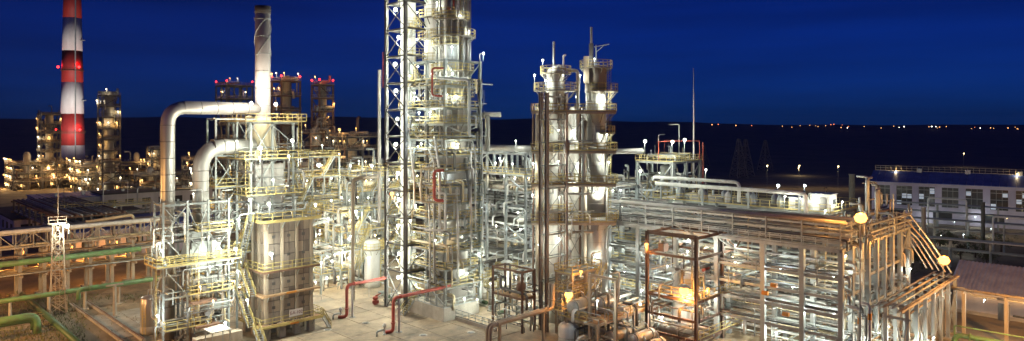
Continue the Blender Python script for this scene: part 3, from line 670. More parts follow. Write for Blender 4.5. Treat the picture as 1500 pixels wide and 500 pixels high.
# ================================================================== MIDDLE UNIT left of the stair tower
mid = []
def mid_unit(px, D, xs, ys, lv, label, seed, n, m='steel', place='', kinds=('white','white','warm'), lampn=8, cs=.3, decks=None, prob=.45, railm='yellow'):
    br = []; rg = random.Random(seed)
    for i in range(len(xs)):
        for k in range(len(lv)):
            if rg.random() < .35: br.append(('x', i, k, rg.choice('X/\\V')))
    for i in range(len(ys)):
        for k in range(len(lv)):
            if rg.random() < .35: br.append(('y', i, k, rg.choice('X/\\A')))
    dk = decks if decks is not None else range(len(lv))
    t = steel_frame('process_structure', label, 'steel frame', px, D, xs, ys, lv, m, cs, .28, decks=dk, rails=dk, brace=br, railm=railm)
    pipes_in(t, 0, xs[-1], 0, ys[-1], [.4]+list(lv[:-1])+[lv[-1]-.5], n, rg, .06, .28)
    for k in range(len(lv)-1):
        z = lv[k]; x = rg.uniform(1,max(1.2,xs[-1]-3)); stair(t, (x,-.9,z), (x+2.6,-.9,lv[k+1]), .8)
    frame_lamps(t, place, kinds, prob, rng=rg, r=.2); inner_lamps(t, place, lampn, kinds, rg, .2)
    return t
M1 = mid_unit(528, 138, [5,10], [6,12,18], [4.2,8.4,12.6,16.8,19.8], 'yellow railed grey process frame between furnace and stair tower', 21, 110, place='the frame left of stair tower', lampn=14)
for k, (x, y, lv_, L_, r_, lab) in enumerate(((2.5,4,12.7,5,.8,'white exchanger on the third deck left of the stair tower'),(2.5,10,8.5,5,.7,'white exchanger on the second deck left of the stair tower'),(6,5,16.9,4,.6,'pale exchanger high on the deck left of the stair tower'))):
    exchanger(to_world(M1,(x,y,lv_)), 45 if k else 135, L_, r_, lab, 'white')
vessel(spot(545,128), 9, 1.5, 'squat white vessel at the foot of the stair tower left side', 'white'); vessel(spot(531,131), 12, 1.2, 'white round topped vessel left of the stair tower', 'white')
M2 = mid_unit(478, 150, [6,12], [5,10], [4,8,12,15.5], 'pale low process frame behind the right edge of the furnace', 22, 80, place='the pale frame behind the furnace', lampn=10)
M3 = mid_unit(470, 122, [6,11], [4,8], [3.6,7.2], 'low two storey frame beside the yard right of the furnace', 23, 50, place='the low frame right of the furnace', lampn=6, decks=(0,))
M4 = mid_unit(372, 128, [6,12,18], [6,12], [5,10,15,20,24], 'grey frame full of pipes directly behind the furnace', 24, 90, place='the frame directly behind the furnace', lampn=10)
M5 = mid_unit(320, 116, [5,10], [4,8], [4,8,12,16], 'grey frame full of pipes behind the elbow duct', 25, 70, place='the frame behind the elbow duct', lampn=8)
M6 = mid_unit(500, 126, [5,10], [5,10], [3.5,7,10.5,14], 'grey yellow railed frame of pipes just behind the open yard', 26, 90, place='the frame behind the yard', lampn=12, prob=.5)
M7 = mid_unit(552, 150, [5,10], [5,10], [4,8,12,16,20], 'grey frame of pipes directly behind the stair tower', 27, 70, place='the frame behind the stair tower', lampn=8)
# sloping grey walkway
def gallery():
    a = spot(455, 128, wz(330,128)); b = spot(500, 131, wz(318,131)); c = spot(515, 133, wz(286,133))
    t = thing('walkway_bridge', 'grey walkway bridge with a steep stair end behind the yard', 'walkway', (a.x,a.y,0)); o = V((a.x,a.y,0))
    bar('galv', 'deck', t, a-o, b-o, 1.2, .3); railing(t, a-o+V((0,-.6,.15)), b-o+V((0,-.6,.15)), 'galv'); railing(t, a-o+V((0,.6,.15)), b-o+V((0,.6,.15)), 'galv')
    stair(t, b-o, c-o, 1.1, 'galv', 'galv')
    for f in (0,.5,1): p = a.lerp(b, f)-o; bar('galv', 'post', t, (p.x,p.y,0), (p.x,p.y,p.z-.15), .3)
gallery()

# ================================================================== CENTRE PIPE STRUCTURE
Dc = 122.; XC, YC = 20., LL(770,Dc,663)
CR = steel_frame('pipe_structure', 'huge grey many tiered pipe structure between central tower and twin columns', 'pipe rack', 770, Dc, [XC/3,XC*2/3,XC], [YC*.25,YC*.5,YC*.75,YC], [3.4,6.4,9.4,12.4,15.4,18.4,21.4,25.2], 'galv', .4, .34, decks=(1,3,5,6), rails=(6,),
    brace=[('y',1,7,'V'),('y',2,7,'X'),('y',0,6,'/'),('y',3,5,'\\'),('y',0,3,'X'),('y',2,1,'X'),('x',0,7,'V'),('x',1,5,'X'),('x',2,3,'X'),('x',0,1,'/')])
pipes_in(CR, .2, XC, .2, YC, [.5,3.4,6.4,9.4,12.4,15.4,18.4], 210, random.Random(31), .07, .32, ['galv','steel_dark','alu','steel','white','steel_dark','alu_dull'])
frame_lamps(CR, 'the tiered pipe structure', ('white','white','cool'), .28, rng=random.Random(32), r=.18); inner_lamps(CR, 'the tiered pipe structure', 16, ('white','cool','warm'), random.Random(33), .2)
for k in range(4): lamp(to_world(CR, (-.3, YC*(.15+.22*k), 23.3)), f'white lamp under the top beam of the tiered pipe structure, {ORD[4-k]} from the left', 'white', .2)
t = thing('header_duct', 'wide silver header pipe lying on top of the tiered pipe structure', 'pipe', to_world(CR,(0,0,0)), 45)
tube('alu', 'pipe_run', t, [(1.6,-1.0,26.0),(1.6,YC+2,26.0)], .62, 18); tube('alu', 'pipe_run', t, [(3.8,-1.0,25.8),(3.8,YC*.6,25.8)], .42, 14); tube('alu_dull', 'pipe_run', t, [(5.4,-6.0,25.9),(5.4,YC,25.9)], .5, 14)
for k in range(6): box('steel', 'saddle', t, (1.1,YC*k/5-.1,25.2), (2.1,YC*k/5+.1,25.5))
for k in range(5):
    exchanger(to_world(CR,(3+R.uniform(-.5,.5), 2.2+k*3.9, 18.5 if k%2 else 12.5)), 45, 4.5, .55, f'silver exchanger on a deck of the tiered pipe structure, {ORD[k+1]} along', R.choice(['alu','white']), 'exchangers in the tiered pipe structure')
# second structure behind the twin columns, right
C2 = mid_unit(905, 128, [6,12,18], [6,12,18], [4,8,12,15.5,18.5], 'grey pipe frame behind the right of the twin columns', 41, 120, 'galv', 'the frame behind the twin columns', ('white','white','cool'), 16, prob=.3, decks=(1,2), railm='galv')
C3 = mid_unit(960, 108, [6,12], [7,14], [4,8,11.5], 'grey process frame seen through the brown frame', 42, 90, 'galv', 'the grey frame behind the brown frame', ('white','white','warm'), 12, prob=.45)

# ================================================================== TWIN COLUMNS
def twin():
    D = 100.; lv = [4+3.4*i for i in range(10)]; X1, Y1 = RL(801,D,829), 1.2
    br = []
    for k in range(10): br += [('x',0,k,'/' if k % 2 else '\\'), ('y',0,k,'\\' if k % 2 else '/'), ('y2',0,k,'/')]
    t = steel_frame('lattice_tower', 'dark brown lattice steel tower in front of the twin columns', 'steel tower', 801, D, [X1], [Y1], lv, 'lattice_steel', .46, .2, brace=br, second='steel', top=35.0)
    zl, zr = wz(97,106), wz(99,108)
    cl_ = spot(814, 105.5); L_ = thing('column', 'slimmer left twin column with many small railed baskets', 'column', cl_, 0)
    lathe('white', 'shell', L_, [(1.4,0),(1.4,zl-1),(1.0,zl-.4),(.1,zl)], n=26)
    for z in range(3, int(zl)-1, 3): lathe('alu_dull', 'seam_ring', L_, [(1.38,z-.05),(1.43,z-.04),(1.43,z+.04),(1.38,z+.05)], n=26)
    for z, a0, a1, r1 in ((35.6,120,420,2.9),(32.4,130,330,2.7),(29,150,250,2.5),(26.6,140,260,2.8),(21.8,140,330,2.7),(17.2,150,330,2.6),(38.2,100,380,1.9)): ring_platform(L_, z, 1.4, r1+.5, a0, a1)
    rod('steel', 'vent', L_, (-.3,0,zl-.3), (-.3,0,wz(62,106)), .17, 8); tube('white', 'vent', L_, [(1.2,0,36),(1.2,0,wz(82,106)),(1.6,0,wz(81,106))], .13, 8)
    tube('white', 'overhead_pipe', L_, [(.4,0,zl-.3),(.4,0,zl+.0),(2.0,-.1,wz(104,106)),(3.4,-.1,wz(104,106)),(3.4,-.1,28)], .27, 10, .6)
    tube('orange' if 0 else 'steel_tan', 'riser', L_, [(-2.75,-.6,33),(-2.75,-.6,4)], .42, 14); tube('alu', 'riser', L_, [(-1.85,-1.0,30),(-1.85,-1.0,6)], .2, 10); tube('steel_brown', 'riser', L_, [(-3.5,-.2,33.5),(-3.5,-.2,2)], .14, 8)
    ladder(L_, -2.2, -1.5, 17, 36, .22)
    cr = spot(873, 108); Q = thing('column', 'thicker right twin column with round railed platforms and shiny base', 'column', cr, 0)
    lathe('panel_white', 'shell', Q, [(1.62,16),(1.62,zr-1.2),(1.2,zr-.4),(.1,zr)], n=30); lathe('alu', 'lower_shell', Q, [(1.95,0),(1.95,15.2),(1.62,16)], n=32)
    for z in range(2, int(zr)-1, 2):
        rr = 1.95 if z < 15 else 1.62; lathe('alu_dull', 'seam_ring', Q, [(rr*.99,z-.04),(rr*1.02,z-.03),(rr*1.02,z+.03),(rr*.99,z+.04)], n=30)
    for z, a0, a1, r1 in ((39.3,0,360,2.6),(35.6,250,400,3.5),(32.4,170,400,3.3),(29,290,380,3.0),(26.4,170,400,3.4),(21.4,160,400,3.5),(15.6,160,400,3.6)): ring_platform(Q, z, 1.64, r1, a0, a1)
    box('steel_tan', 'top_cabin', Q, (-2.1,-1.9,36.8), (-1.3,-1.2,41)); lathe('panel', 'shroud', Q, [(1.75,35.4),(1.75,39.2),(1.7,39.25)], n=26)
    rod('steel', 'vent', Q, (-.75,0,zr), (-.75,0,wz(40,108)), .2, 8); rod('steel_dark', 'vent', Q, (-.75,0,zr), (-.75,0,wz(64,108)), .36, 10)
    bar('steel', 'davit', Q, (.0,0,zr), (.0,0,wz(66,108)), .16); bar('steel', 'davit_arm', Q, (-.3,0,wz(69,108)), (2.1,0,wz(65,108)), .14); bar('steel', 'davit_arm', Q, (0,0,wz(77,108)), (1.2,0,wz(67,108)), .1)
    tube('steel_tan', 'riser', Q, [(-1.9,-1.0,31),(-1.9,-1.0,5)], .36, 12); tube('alu', 'riser', Q, [(1.5,-1.4,27),(1.5,-1.4,7)], .16, 8); tube('steel_brown', 'riser', Q, [(-2.6,-.6,33),(-2.6,-.6,3)], .2, 8)
    ladder(Q, 2.0, -1.1, 15.6, 39, .2)
    cm = spot(845, 112); W = thing('column', 'bright white middle column between the twin columns', 'column', cm, 0); zm = 33.5
    lathe('white', 'shell', W, [(1.5,0),(1.5,zm-1),(1.0,zm-.3),(.1,zm)], n=26)
    for z in range(3, 33, 3): lathe('alu_dull', 'seam_ring', W, [(1.48,z-.05),(1.53,z-.04),(1.53,z+.04),(1.48,z+.05)], n=26)
    # linking bridges
    b = thing('link_bridge', 'tan steel bridges linking the twin columns at four heights', 'walkway', spot(832,104), 0)
    for z in (32.4, 26.4, 21.4, 15.6):
        box('grating', 'deck', b, (-5.6,-.9,z-.16), (7.2,1.0,z-.05)); railing(b, (-5.6,-.92,z-.05), (7.2,-.92,z-.05)); railing(b, (-5.6,-.92,z-.05), (-5.6,1.0,z-.05)); railing(b, (7.2,-.92,z-.05), (7.2,1.0,z-.05))
        bar('steel_tan', 'beam', b, (-5.6,-.96,z-.3), (7.2,-.96,z-.3), .16, .3)
    for x in (-.35, 2.2): bar('steel', 'column', b, (x,-.75,0), (x,-.75,33.4), .2, .2, 'ibeam')
    for z in (4,9.5,15.6,21.4,26.4): bar('steel', 'brace', b, (-.35,-.75,z), (2.2,-.75,z+5), .12); bar('steel', 'brace', b, (2.2,-.74,z), (-.35,-.74,z+5), .11)
    pipes_in(b, -2.5, 3.4, -.6, 3, [4,7,10,13,16,19,22,27], 40, random.Random(51), .06, .2, ['white','galv','alu','steel_tan'])
    # lamps
    for px, py, D_, lab, r_ in ((791,88,104,'white lamp beside the vent pipe on the left twin column top',.26),(779,110,104,'bright lamp at the left rail of the left twin column top',.26),(795,118,104,'white lamp under the top deck of the left twin column',.22),(824,110,104,'white lamp between the twin column tops',.24),(787,142,104,'white lamp below the top basket of the left twin column',.22),
        (871,86,105.3,'white lamp inside the top cage of the right twin column',.2),(850,110,105,'white lamp left of the right twin column cage',.2),(883,141,105.6,'very bright floodlight on the right side of the right twin column',.36),(845,142,109.6,'glowing lamp on the white middle column, uppermost',.32),(840,192,109.6,'glowing lamp on the white middle column, second from top',.32),
        (848,240,109.6,'glowing lamp on the white middle column, third from top',.3),(840,272,109.6,'glowing lamp on the white middle column, lowest',.28),(889,197,105.4,'small lamp below the basket on the right of the twin columns',.2),(892,238,105.2,'lamp under the wide platform of the right twin column',.22),(876,283,105.0,'bright lamp above the shiny base of the right twin column',.32),(898,280,104.6,'lamp at right rail of the lowest platform of the right twin column',.22),
        (818,191,101.5,'lamp inside the lattice tower, uppermost',.2),(818,237,101.5,'lamp inside the lattice tower, second from top',.2),(819,289,101.5,'lamp inside the lattice tower, third from top',.2),(781,240,104,'lamp left of the lattice tower at mid height',.2),(780,286,103.5,'lamp left of the lattice tower below the orange pipe',.2),(790,360,101,'big white lamp low at the left of the lattice tower',.3),(818,350,101.5,'lamp inside the lattice tower, lowest',.2),
        (872,377,104.8,'lamp shining up the shiny base of the right twin column',.22)):
        lamp(spot(px+(4 if px < 800 and py < 150 else 0), D_+.6, wz(py,D_)), lab, 'white', r_*.8, None, 2.4 if py < 120 else 1.2)
    return t
twin()

# ================================================================== FRONT DECK UNIT under the twin columns
FD = steel_frame('deck_structure', 'tan steel frame with plank decks and yellow rails at the foot of the twin columns', 'steel frame', 874, 90, [4.2,8.4,12.0], [LL(874,90,830)], [3.9], 'steel_tan', .34, .34, decks=(0,), rails=(), deckm='planks')
railing(FD, (4.2,-.2,3.95), (12,-.2,3.95)); railing(FD, (-.2,1.5,3.95), (-.2,6.5,3.95)); railing(FD, (4.2,-.2,3.95),(4.2,2,3.95))
F2 = steel_frame('deck_structure', 'orange lit yellow railed platform tower right of the lattice tower base', 'steel frame', 838, 97, [3.2,6.4], [3.0], [3.4,6.2,9.0], 'steel_tan', .28, .26, decks=(0,1,2), rails=(0,1,2), brace=[('x',0,1,'X'),('x',1,2,'/'),('y',0,2,'X')])
pipes_in(F2, 0, 6.4, 0, 3, [.4,3.4,6.2], 40, random.Random(61), .06, .22, ['cream','steel_tan','galv','white'])
stair(F2, (.4,-.9,3.4), (3.2,-.9,6.2)); stair(F2, (3.4,-.9,6.2), (6.2,-.9,9.0))
pipes_in(FD, 0, 12, 0, 6, [.3,1.2,4.0], 46, random.Random(62), .06, .22)
po = thing('portal_gantry', 'tan steel portal standing over the pump deck', 'steel frame', spot(902,89), 135)
for y in (0,4.3): bar('steel_tan', 'column', po, (0,y,0) if 0 else (y,0,0), (y,0,wz(412,89)), .34, .34, 'ibeam')
bar('steel_tan', 'beam', po, (-.3,0,wz(410,89)), (4.6,0,wz(410,89)), .3, .3, 'ibeam')
exchanger(to_world(FD,(1.5,4.2,4.0)), 45, 3.2, .95, 'grey drum with flanged end on the plank deck', 'steel'); exchanger(to_world(FD,(6.0,3.0,4.0)), 45, 3.4, .85, 'shiny silver drum on the plank deck', 'alu')
exchanger(to_world(FD,(5.5,.5,.1)), 45, 4.0, .8, 'grey drum below the plank deck', 'alu_dull'); vessel(spot(833,94), 3.2, 1.4, 'white tank under the yellow platform', 'white', plat=False)
lamp(spot(833,93.5,wz(432,93.5)), 'blazing orange floodlight beside the lattice tower base', 'orange', .66); lamp(spot(851,96,wz(398,96)), 'orange lamp on the yellow platform tower', 'orange', .26)
lamp(spot(875,87.5,wz(441,87.5)), 'white lamp in front of the grey drum', 'white', .2); lamp(spot(940,98,wz(425,98)), 'white lamp right of the shiny silver drum', 'white', .22)
# tan foreground pipe pair
a = spot(718, 87); zt = wz(478,87); L_ = RL(718,87,810); e = a+V((S2,S2,0))*L_
for k, lab in ((0,'nearer tan pipe of the pair crossing in front of the twin columns'),(.55,'farther tan pipe of the pair crossing in front of the twin columns')):
    o = V((-S2,S2,0))*k; loop_pipe('tan_pipe', lab, [(a.x+o.x,a.y+o.y,.05),(a.x+o.x,a.y+o.y,zt),(e.x+o.x,e.y+o.y,zt),(e.x+o.x,e.y+o.y,zt+3.4)], .24, 'steel_tan')
for f, lab in ((.16,'left tan post under the tan pipe pair'),(.86,'right tan post under the tan pipe pair')):
    q = a.lerp(e, f); t = thing('pipe_post', lab, 'post', q+V((-S2,S2,0))*.27, 45); bar('steel_tan', 'post', t, (0,0,0), (0,0,zt-.32), .3, .3, 'ibeam'); box('steel_tan', 'cross_arm', t, (-.15,-.7,zt-.31), (.15,.7,zt-.25))
# small frame left of the lattice tower with round fan
SF = steel_frame('deck_structure', 'small brown frame with a plank platform and a dark round fan', 'steel frame', 765, 99, [2.6], [LL(765,99,722)], [wz(438,99),wz(398,99)], 'steel_brown', .26, .3, decks=(0,), deckm='planks')
tf = thing('fan_unit', 'dark round fan drum on the small brown platform', 'fan', to_world(SF,(1.0,1.2,wz(438,99)+.07)), 45)
lathe('steel_brown', 'drum', tf, [(.3,-.35),(.75,-.3),(.75,.3),(.3,.35)], (0,0,1.3), 18, Quaternion((1,0,0), rad(90))); box('yellow', 'stand', tf, (-.4,-.3,0), (.4,.3,.62))
pipes_in(SF, -.5, 4, 0, 6, [.3,1.5,3.0,5.1], 34, random.Random(64), .06, .2)

# ---- pumps in the fenced yard between plinth and brown frame
pk = thing('kerb_wall', 'low concrete kerb round the pump yard right of the plinth', 'wall', spot(668,106), -45)
box('concrete', 'kerb', pk, (0,-.15,0), (9,.15,.5)); railing(pk, (0,0,.5), (9,0,.5), 'galv')
for k in range(9):
    px = 675+k*15+R.uniform(-3,3); D = 112+R.uniform(-5,10); pump(spot(px,D), R.choice((45,135)), 'small pump on the bright ground between plinth and twin columns', 'pumps between plinth and twin columns')
for k in range(6): lamp(spot(680+k*19, 108+R.uniform(-4,9), 2.6+R.uniform(0,2)), 'white lamp low over the pumps right of the plinth', 'white', .18, 'lamps over the pump yard')
for k, (px, D, h, r) in enumerate(((688,116,6,1.0),(706,119,5,.8),(742,118,7,1.1),(722,115,4,.7))): vessel(spot(px,D), h, r, f'white vessel among the pumps, {ORD[k+1]} from the plinth', 'white', 'vessels in the pump yard')

# ================================================================== PLATFORM STRUCTURE right of the twin columns
PS = steel_frame('platform_tower', 'grey platform tower with yellow railed top deck and lamps beside the thin mast', 'steel tower', 985, 128, [4.9,RL(985,128,1025)], [LL(985,128,934)], [6,12,18,23.4], 'galv', .55, .4, decks=(3,), rails=(3,), brace=[('x',0,3,'V'),('x',1,3,'/'),('y',0,3,'V'),('y',0,2,'X'),('x',1,2,'X')])
for x, y in ((0,3),(9.9,0),(9.9,8)): bar('red', 'canopy_post', PS, (x,y,23.4), (x,y,27.2), .12)
bar('red', 'canopy_beam', PS, (0,3,27.2), (9.9,0,27.2), .14); bar('red', 'canopy_beam', PS, (9.9,0,27.22), (9.9,8,27.22), .14); rod('red', 'fire_main', PS, (10.2,-.6,12), (10.2,-.6,27), .1, 8)
pipes_in(PS, 0, 9.6, 0, 8, [12,15,18,20], 46, random.Random(71), .07, .26); pipes_in(PS, 1, 9, 1, 7, [23.5], 14, random.Random(72), .08, .22)
vessel(to_world(PS,(3,3.5,18.1)), 4.6, 1.0, 'grey round vessel hanging under the yellow top deck', 'steel', plat=False)
for px, py, lab in ((945,207,'bright lamp on the left post of the yellow top deck'),(985,208,'bright lamp in the middle of the yellow top deck'),(1003,205,'bright lamp on the right of the yellow top deck')): lamp(spot(px,126.5,wz(py,126.5)), lab, 'white', .34, None, 3)
for px, py, D_, lab in ((1034,249,140,'lamp on a thin post right of the platform tower'),(938,251,124,'small lamp under the left of the yellow top deck'),(987,293,120,'lamp low in front of the platform tower'),(1054,265,150,'bluish lamp far right of the platform tower')): lamp(spot(px,D_,wz(py,D_)), lab, 'white', .26, None, 4)
ms = thing('lightning_mast', 'thin tall white lightning mast rising behind the platform tower', 'mast', spot(1016,136), 0)
lathe('whitepaint', 'pole', ms, [(.32,0),(.26,18),(.14,30),(.06,wz(100,136))], n=10); piece('cyl12', 'concrete', 'foot', ms, (0,0,.2), (.7,.7,.4))
lamp(spot(936,150,wz(236,150)), 'small lamp behind the left end of the yellow deck', 'white', .2)
t = thing('transfer_pipe', 'long pale pipe joining the twin columns to the yellow deck', 'pipe', spot(900,118), 0); tube('alu', 'pipe_run', t, [(-6,0,wz(222,118)),(6,6,wz(222,122))], .5, 14)

# ================================================================== RIGHT LONG RACK
Dr = 85.; YR = [LL(1232,Dr,p) for p in (1175,1118,1050,990,935,892)]; XR = [3.6,7.2]
RRk = steel_frame('pipe_rack', 'long pale pipe rack with thick columns running left from the front right corner', 'pipe rack', 1232, Dr, XR, YR, [3.8,6.5,8.7,11.1,14.7], 'galv', .6, .4, col='box', brace=[('y',2,4,'/'),('y',4,4,'\\'),('y',3,2,'X')])
for k, z in enumerate((15.6,16.6,17.6)):
    for x in (-.1, 3.6, 7.3): bar('galv', 'tray_rail', RRk, (x,-.6,z), (x,YR[-1],z), .14, .24)
    for i in range(12): bar('steel', 'tray_arm', RRk, (-.3,YR[-1]*i/11.5,z-.2), (7.5,YR[-1]*i/11.5,z-.2), .1, .12)
for i in range(8):
    for x in (-.25, 3.6, 7.4): bar('galv', 'tray_post', RRk, (x,YR[-1]*i/7.5,14.7), (x,YR[-1]*i/7.5,18.0), .16)
rg = random.Random(81)
for z in (3.8,6.5,8.7,11.1,14.7,15.7,16.7,17.7):
    x = .3
    while x < 7.0:
        r = rg.uniform(.06,.24); m = rg.choice(['galv','alu','steel','steel_dark','alu_dull','steel_dark']); e = YR[-1]*rg.choice((1,1,1,.7,.5)); s0 = rg.choice((-.9,-.6,.0,3))
        pts = [(x,s0,z+.05+r),(x,e,z+.05+r)]
        if rg.random() < .4: pts = [(x,s0,max(.2,z-rg.uniform(1,2.6)))]+pts
        tube(m, 'pipe', RRk, pts, r, 8); x += r*2+rg.uniform(.7,1.7)
pipes_in(RRk, 0, 7.2, 0, YR[-2], [.3,1,2.2,4.2,7,9,11.3], 90, rg, .06, .24, ['galv','alu','white','steel','cream'])
for k, (y, z) in enumerate(((8.0,8.95),(9.2,7.7),(6.4,5.4))): rod('orange', 'marking_sleeve', RRk, (-.32,y,z), (-.32,y+.8,z), .3, 12)
railing(RRk, (-.4,0,14.75), (-.4,YR[-1],14.75), 'galv'); bar('galv', 'long_beam', RRk, (-.42,0,14.5), (-.42,YR[-1],14.5), .12, .4)
frame_lamps(RRk, 'the long pale front rack', ('white','white','cool'), .6, levels=(0,1,2,3), rng=random.Random(82), r=.17, faces='y', out=-1.2); inner_lamps(RRk, 'the long pale front rack', 16, ('white','white','warm'), random.Random(83), .18)
# rack wing running right-back
WG = steel_frame('pipe_rack', 'rack wing of pale columns running right behind the big orange lamp', 'pipe rack', 0, 0, [3.4,6.8,10.2,14,18], [3.6], [6.5,10.5,14.7], 'galv', .55, .36, col='box', loc=to_world(RRk,(8.6,-.4,0)), brace=[('x',4,2,'/'),('x',2,1,'X')])
pipes_in(WG, 0, 18, 0, 3.6, [1,6.5,10.5,14.8,15.6,16.4], 60, random.Random(84), .08, .24, ['galv','steel','alu','steel_tan']); railing(WG, (0,-.4,14.75), (18,-.4,14.75), 'galv')
frame_lamps(WG, 'the rack wing', ('white',), .45, levels=(0,1), rng=random.Random(85), r=.18, faces='x')
for z in (16.0, 17.0): bar('galv', 'tray_rail', WG, (-.5,-.45,z), (18,-.45,z), .12, .2)
for i in range(6): bar('galv', 'tray_post', WG, (3.6*i,-.45,14.7), (3.6*i,-.45,17.8), .15)
# upper equipment deck behind the rack
UD = steel_frame('equipment_deck', 'yellow railed roof deck with small machines behind the long rack', 'steel frame', 1215, 100, [6,12], [6,12,18,24,30], [5,10,wz(312,100)], 'steel', .35, .35, decks=(2,), rails=(2,))
pipes_in(UD, .5, 11, 0, 30, [12,13.5,15.5], 40, random.Random(86), .1, .3); zU = wz(312,100)+.07
for k in range(12):
    p = to_world(UD,(1.4+(k%2)*3, 3.5+2.2*k, zU)); t = thing('condenser', 'small grey upright condenser on the yellow railed roof deck', 'condenser', p, 45, 'condensers on the roof deck')
    lathe('galv' if k%3 else 'white', 'body', t, [(.5,0),(.55,.3),(.55,1.3),(.3,1.6),(.12,2.0)], n=14); tube('galv', 'pipe', t, [(0,0,1.9),(0,0,2.4),(1.2,0,2.4),(1.2,0,.05)], .1, 8)
for lab, y0, y1, h in (('white boxy cabin on the right end of the roof deck',.3,3.2,2.4),('low white cabin next to the end cabin on the roof deck',4.0,6.4,1.6)):
    p = to_world(UD,(1.0,y0,zU)); t = thing('cabin', lab, 'cabin', p, 45)
    box('panel_white', 'wall', t, (0,0,0), (2.8,y1-y0,h)); box('galv', 'roof', t, (-.12,-.12,h), (2.92,y1-y0+.12,h+.14)); box('steel_dark', 'door', t, (-.05,.5,.1), (-.01,1.4,2.0 if h>2 else 1.4)); box('glass', 'window', t, (1.2,-.05,1.0 if h>2 else .6), (2.2,-.01,1.7 if h>2 else 1.2))
lp = thing('overhead_pipe', 'white pipe bridging low over the roof deck machines', 'pipe', to_world(UD,(-1,0,0)), 45)
tube('white', 'pipe_run', lp, [(0,3,zU-.5),(0,3,zU+2.6),(0,29,zU+2.6)], .32, 12); tube('white', 'pipe_run', lp, [(.9,30,zU+3.6),(.9,14,zU+3.6),(.9,14,zU+.4)], .28, 12)
for i in range(4): bar('galv', 'post', lp, (0,4+8*i,0), (0,4+8*i,zU+2.3), .24)
for px, py, D_, lab in ((1150,288,103,'small white lamp over the left of the roof deck'),(1191,292,102,'white lamp on a post above the white cabin'),(1234,296,101,'white lamp on a post right of the white cabin'),(1140,272,190,'cool greenish lamp in the dark behind the roof deck'),(1179,272,230,'bright cool lamp on a far post behind the roof deck'),(1209,309,97,'lamp shining on the end wall of the white cabin')): lamp(spot(px,D_,wz(py,D_)), lab, 'cool' if D_>150 else 'white', .5 if D_>150 else .2, None, 3 if D_<150 else 8)

# ================================================================== BROWN FRAME
BF = steel_frame('open_structure', 'bare brown steel frame with an orange lamp in its near corner', 'steel frame', 1020, 92, [RL(1020,92,1058),RL(1020,92,1097)], [LL(1020,92,948)], [1.2,3.8,6.45,12.3,15.1], 'steel_brown', .42, .36, decks=(), brace=[('x',1,4,'V'),('x',1,3,'\\'),('x',1,1,'X'),('x',0,0,'/')])
for x in (0, 3.5, 7.1, 11): bar('steel_brown', 'purlin', BF, (x,0,15.2), (x,7.8,15.2), .14, .2)
bar('steel', 'brace', BF, (0,0,15.3), (7.1,7.8,15.3), .14)
pipes_in(BF, .5, 14, .5, 7.5, [.3,1.3,3.9,6.5,9], 70, random.Random(91), .06, .24)
railing(BF, (0,-.3,6.5), (15,-.3,6.5)); railing(BF, (0,-.3,1.3), (15,-.3,1.3)); railing(BF, (.6,1,6.5), (.6,7.5,6.5))
box('red', 'valve_box', BF, (6,2,9.2), (7.6,2.6,9.9)); box('steel_brown', 'valve_box', BF, (-.1,5.0,12.5), (1.1,5.9,13.6))
vessel(to_world(BF,(5.2,4.8,0)), 9.0, 1.7, 'pale round tank standing inside the brown frame', 'white'); exchanger(to_world(BF,(2,5.5,.1)), 135, 4, .7, 'silver drum on the ground inside the brown frame', 'alu')
exchanger(to_world(BF,(-4,6,.1)), 45, 4.5, .75, 'silver drum lying left of the brown frame', 'alu'); exchanger(to_world(BF,(-6,3,.1)), 45, 4.5, .65, 'second silver drum lying left of the brown frame', 'alu_dull')
lamp(to_world(BF,(-.45,1.6,7.7)), 'blazing orange floodlight at the near corner of the brown frame', 'orange', .8); lamp(to_world(BF,(2.2,-.5,7.9)), 'small orange lamp right of the near corner of the brown frame', 'orange', .24)
lamp(to_world(BF,(-.5,7.6,13.3)), 'orange lamp on the far left column of the brown frame', 'orange', .3)
for k, (x, y, z) in enumerate(((2,2.5,12.6),(9,3,9.0),(12,2,5.5),(3,1.5,4.9),(9,1,2.5),(12,4,12),(5.5,1.8,5.6),(1,6,3),(13,1,9.8))): lamp(to_world(BF,(x,y,z)), f'white lamp inside the brown frame at {["its top","upper","middle","lower","bottom"][0 if z>11 else 1 if z>8 else 2 if z>5 else 3 if z>3.5 else 4]} height', 'white', .19, 'white lamps inside the brown frame')

# ================================================================== RIGHT BRANCH RACK, SODIUM LAMPS
def lamp_post(p, label, h, kind='orange', r=.5, m='galv'):
    t = thing('lamp_post', label, 'lamp', (p[0],p[1],0), 0)
    lathe(m, 'pole', t, [(.16,0),(.12,h*.6),(.08,h)], n=8); box('steel', 'bracket', t, (-.5,-.1,h-.1), (.5,.1,h))
    piece('ball', 'bulb_'+kind, 'bulb', t, (0,-.15,h+r*.8), (r,r*.85,r*.8)); glow(t, kind, r*.5, (0,-.15,h+r*1.6+r*.52)); box('steel', 'housing', t, (-.45,.1+r*.5,h), (.45,.3+r*.7,h+r*.9)); return t
lamp_post(spot(1260,82.5), 'blazing orange lamp post at the corner of the long rack', wz(327,82.5), r=.8)
lamp_post(spot(1382,97), 'blazing orange lamp post at the pale branch rack on the right', wz(388,97), r=.8)
Dn = 100.; e = spot(1386, Dn); L_ = 27.
BR = thing('pipe_rack', 'orange lit branch of pipes running down left from the right lamp post', 'pipe rack', e, 45)
zB = 8.3
for k in range(4): tube(['steel_tan','galv','steel_tan','alu'][k], 'pipe', BR, [(.5,.9*k-1.3,zB+.2+.02*k),(-L_,.9*k-1.3,zB+.2+.02*k)], .08+.03*(k%3), 8)
for k in range(3): tube('steel_tan', 'pipe', BR, [(.5,.6*k-.8,zB-1.4),(-L_*.8,.6*k-.8,zB-1.4)], .13, 8)
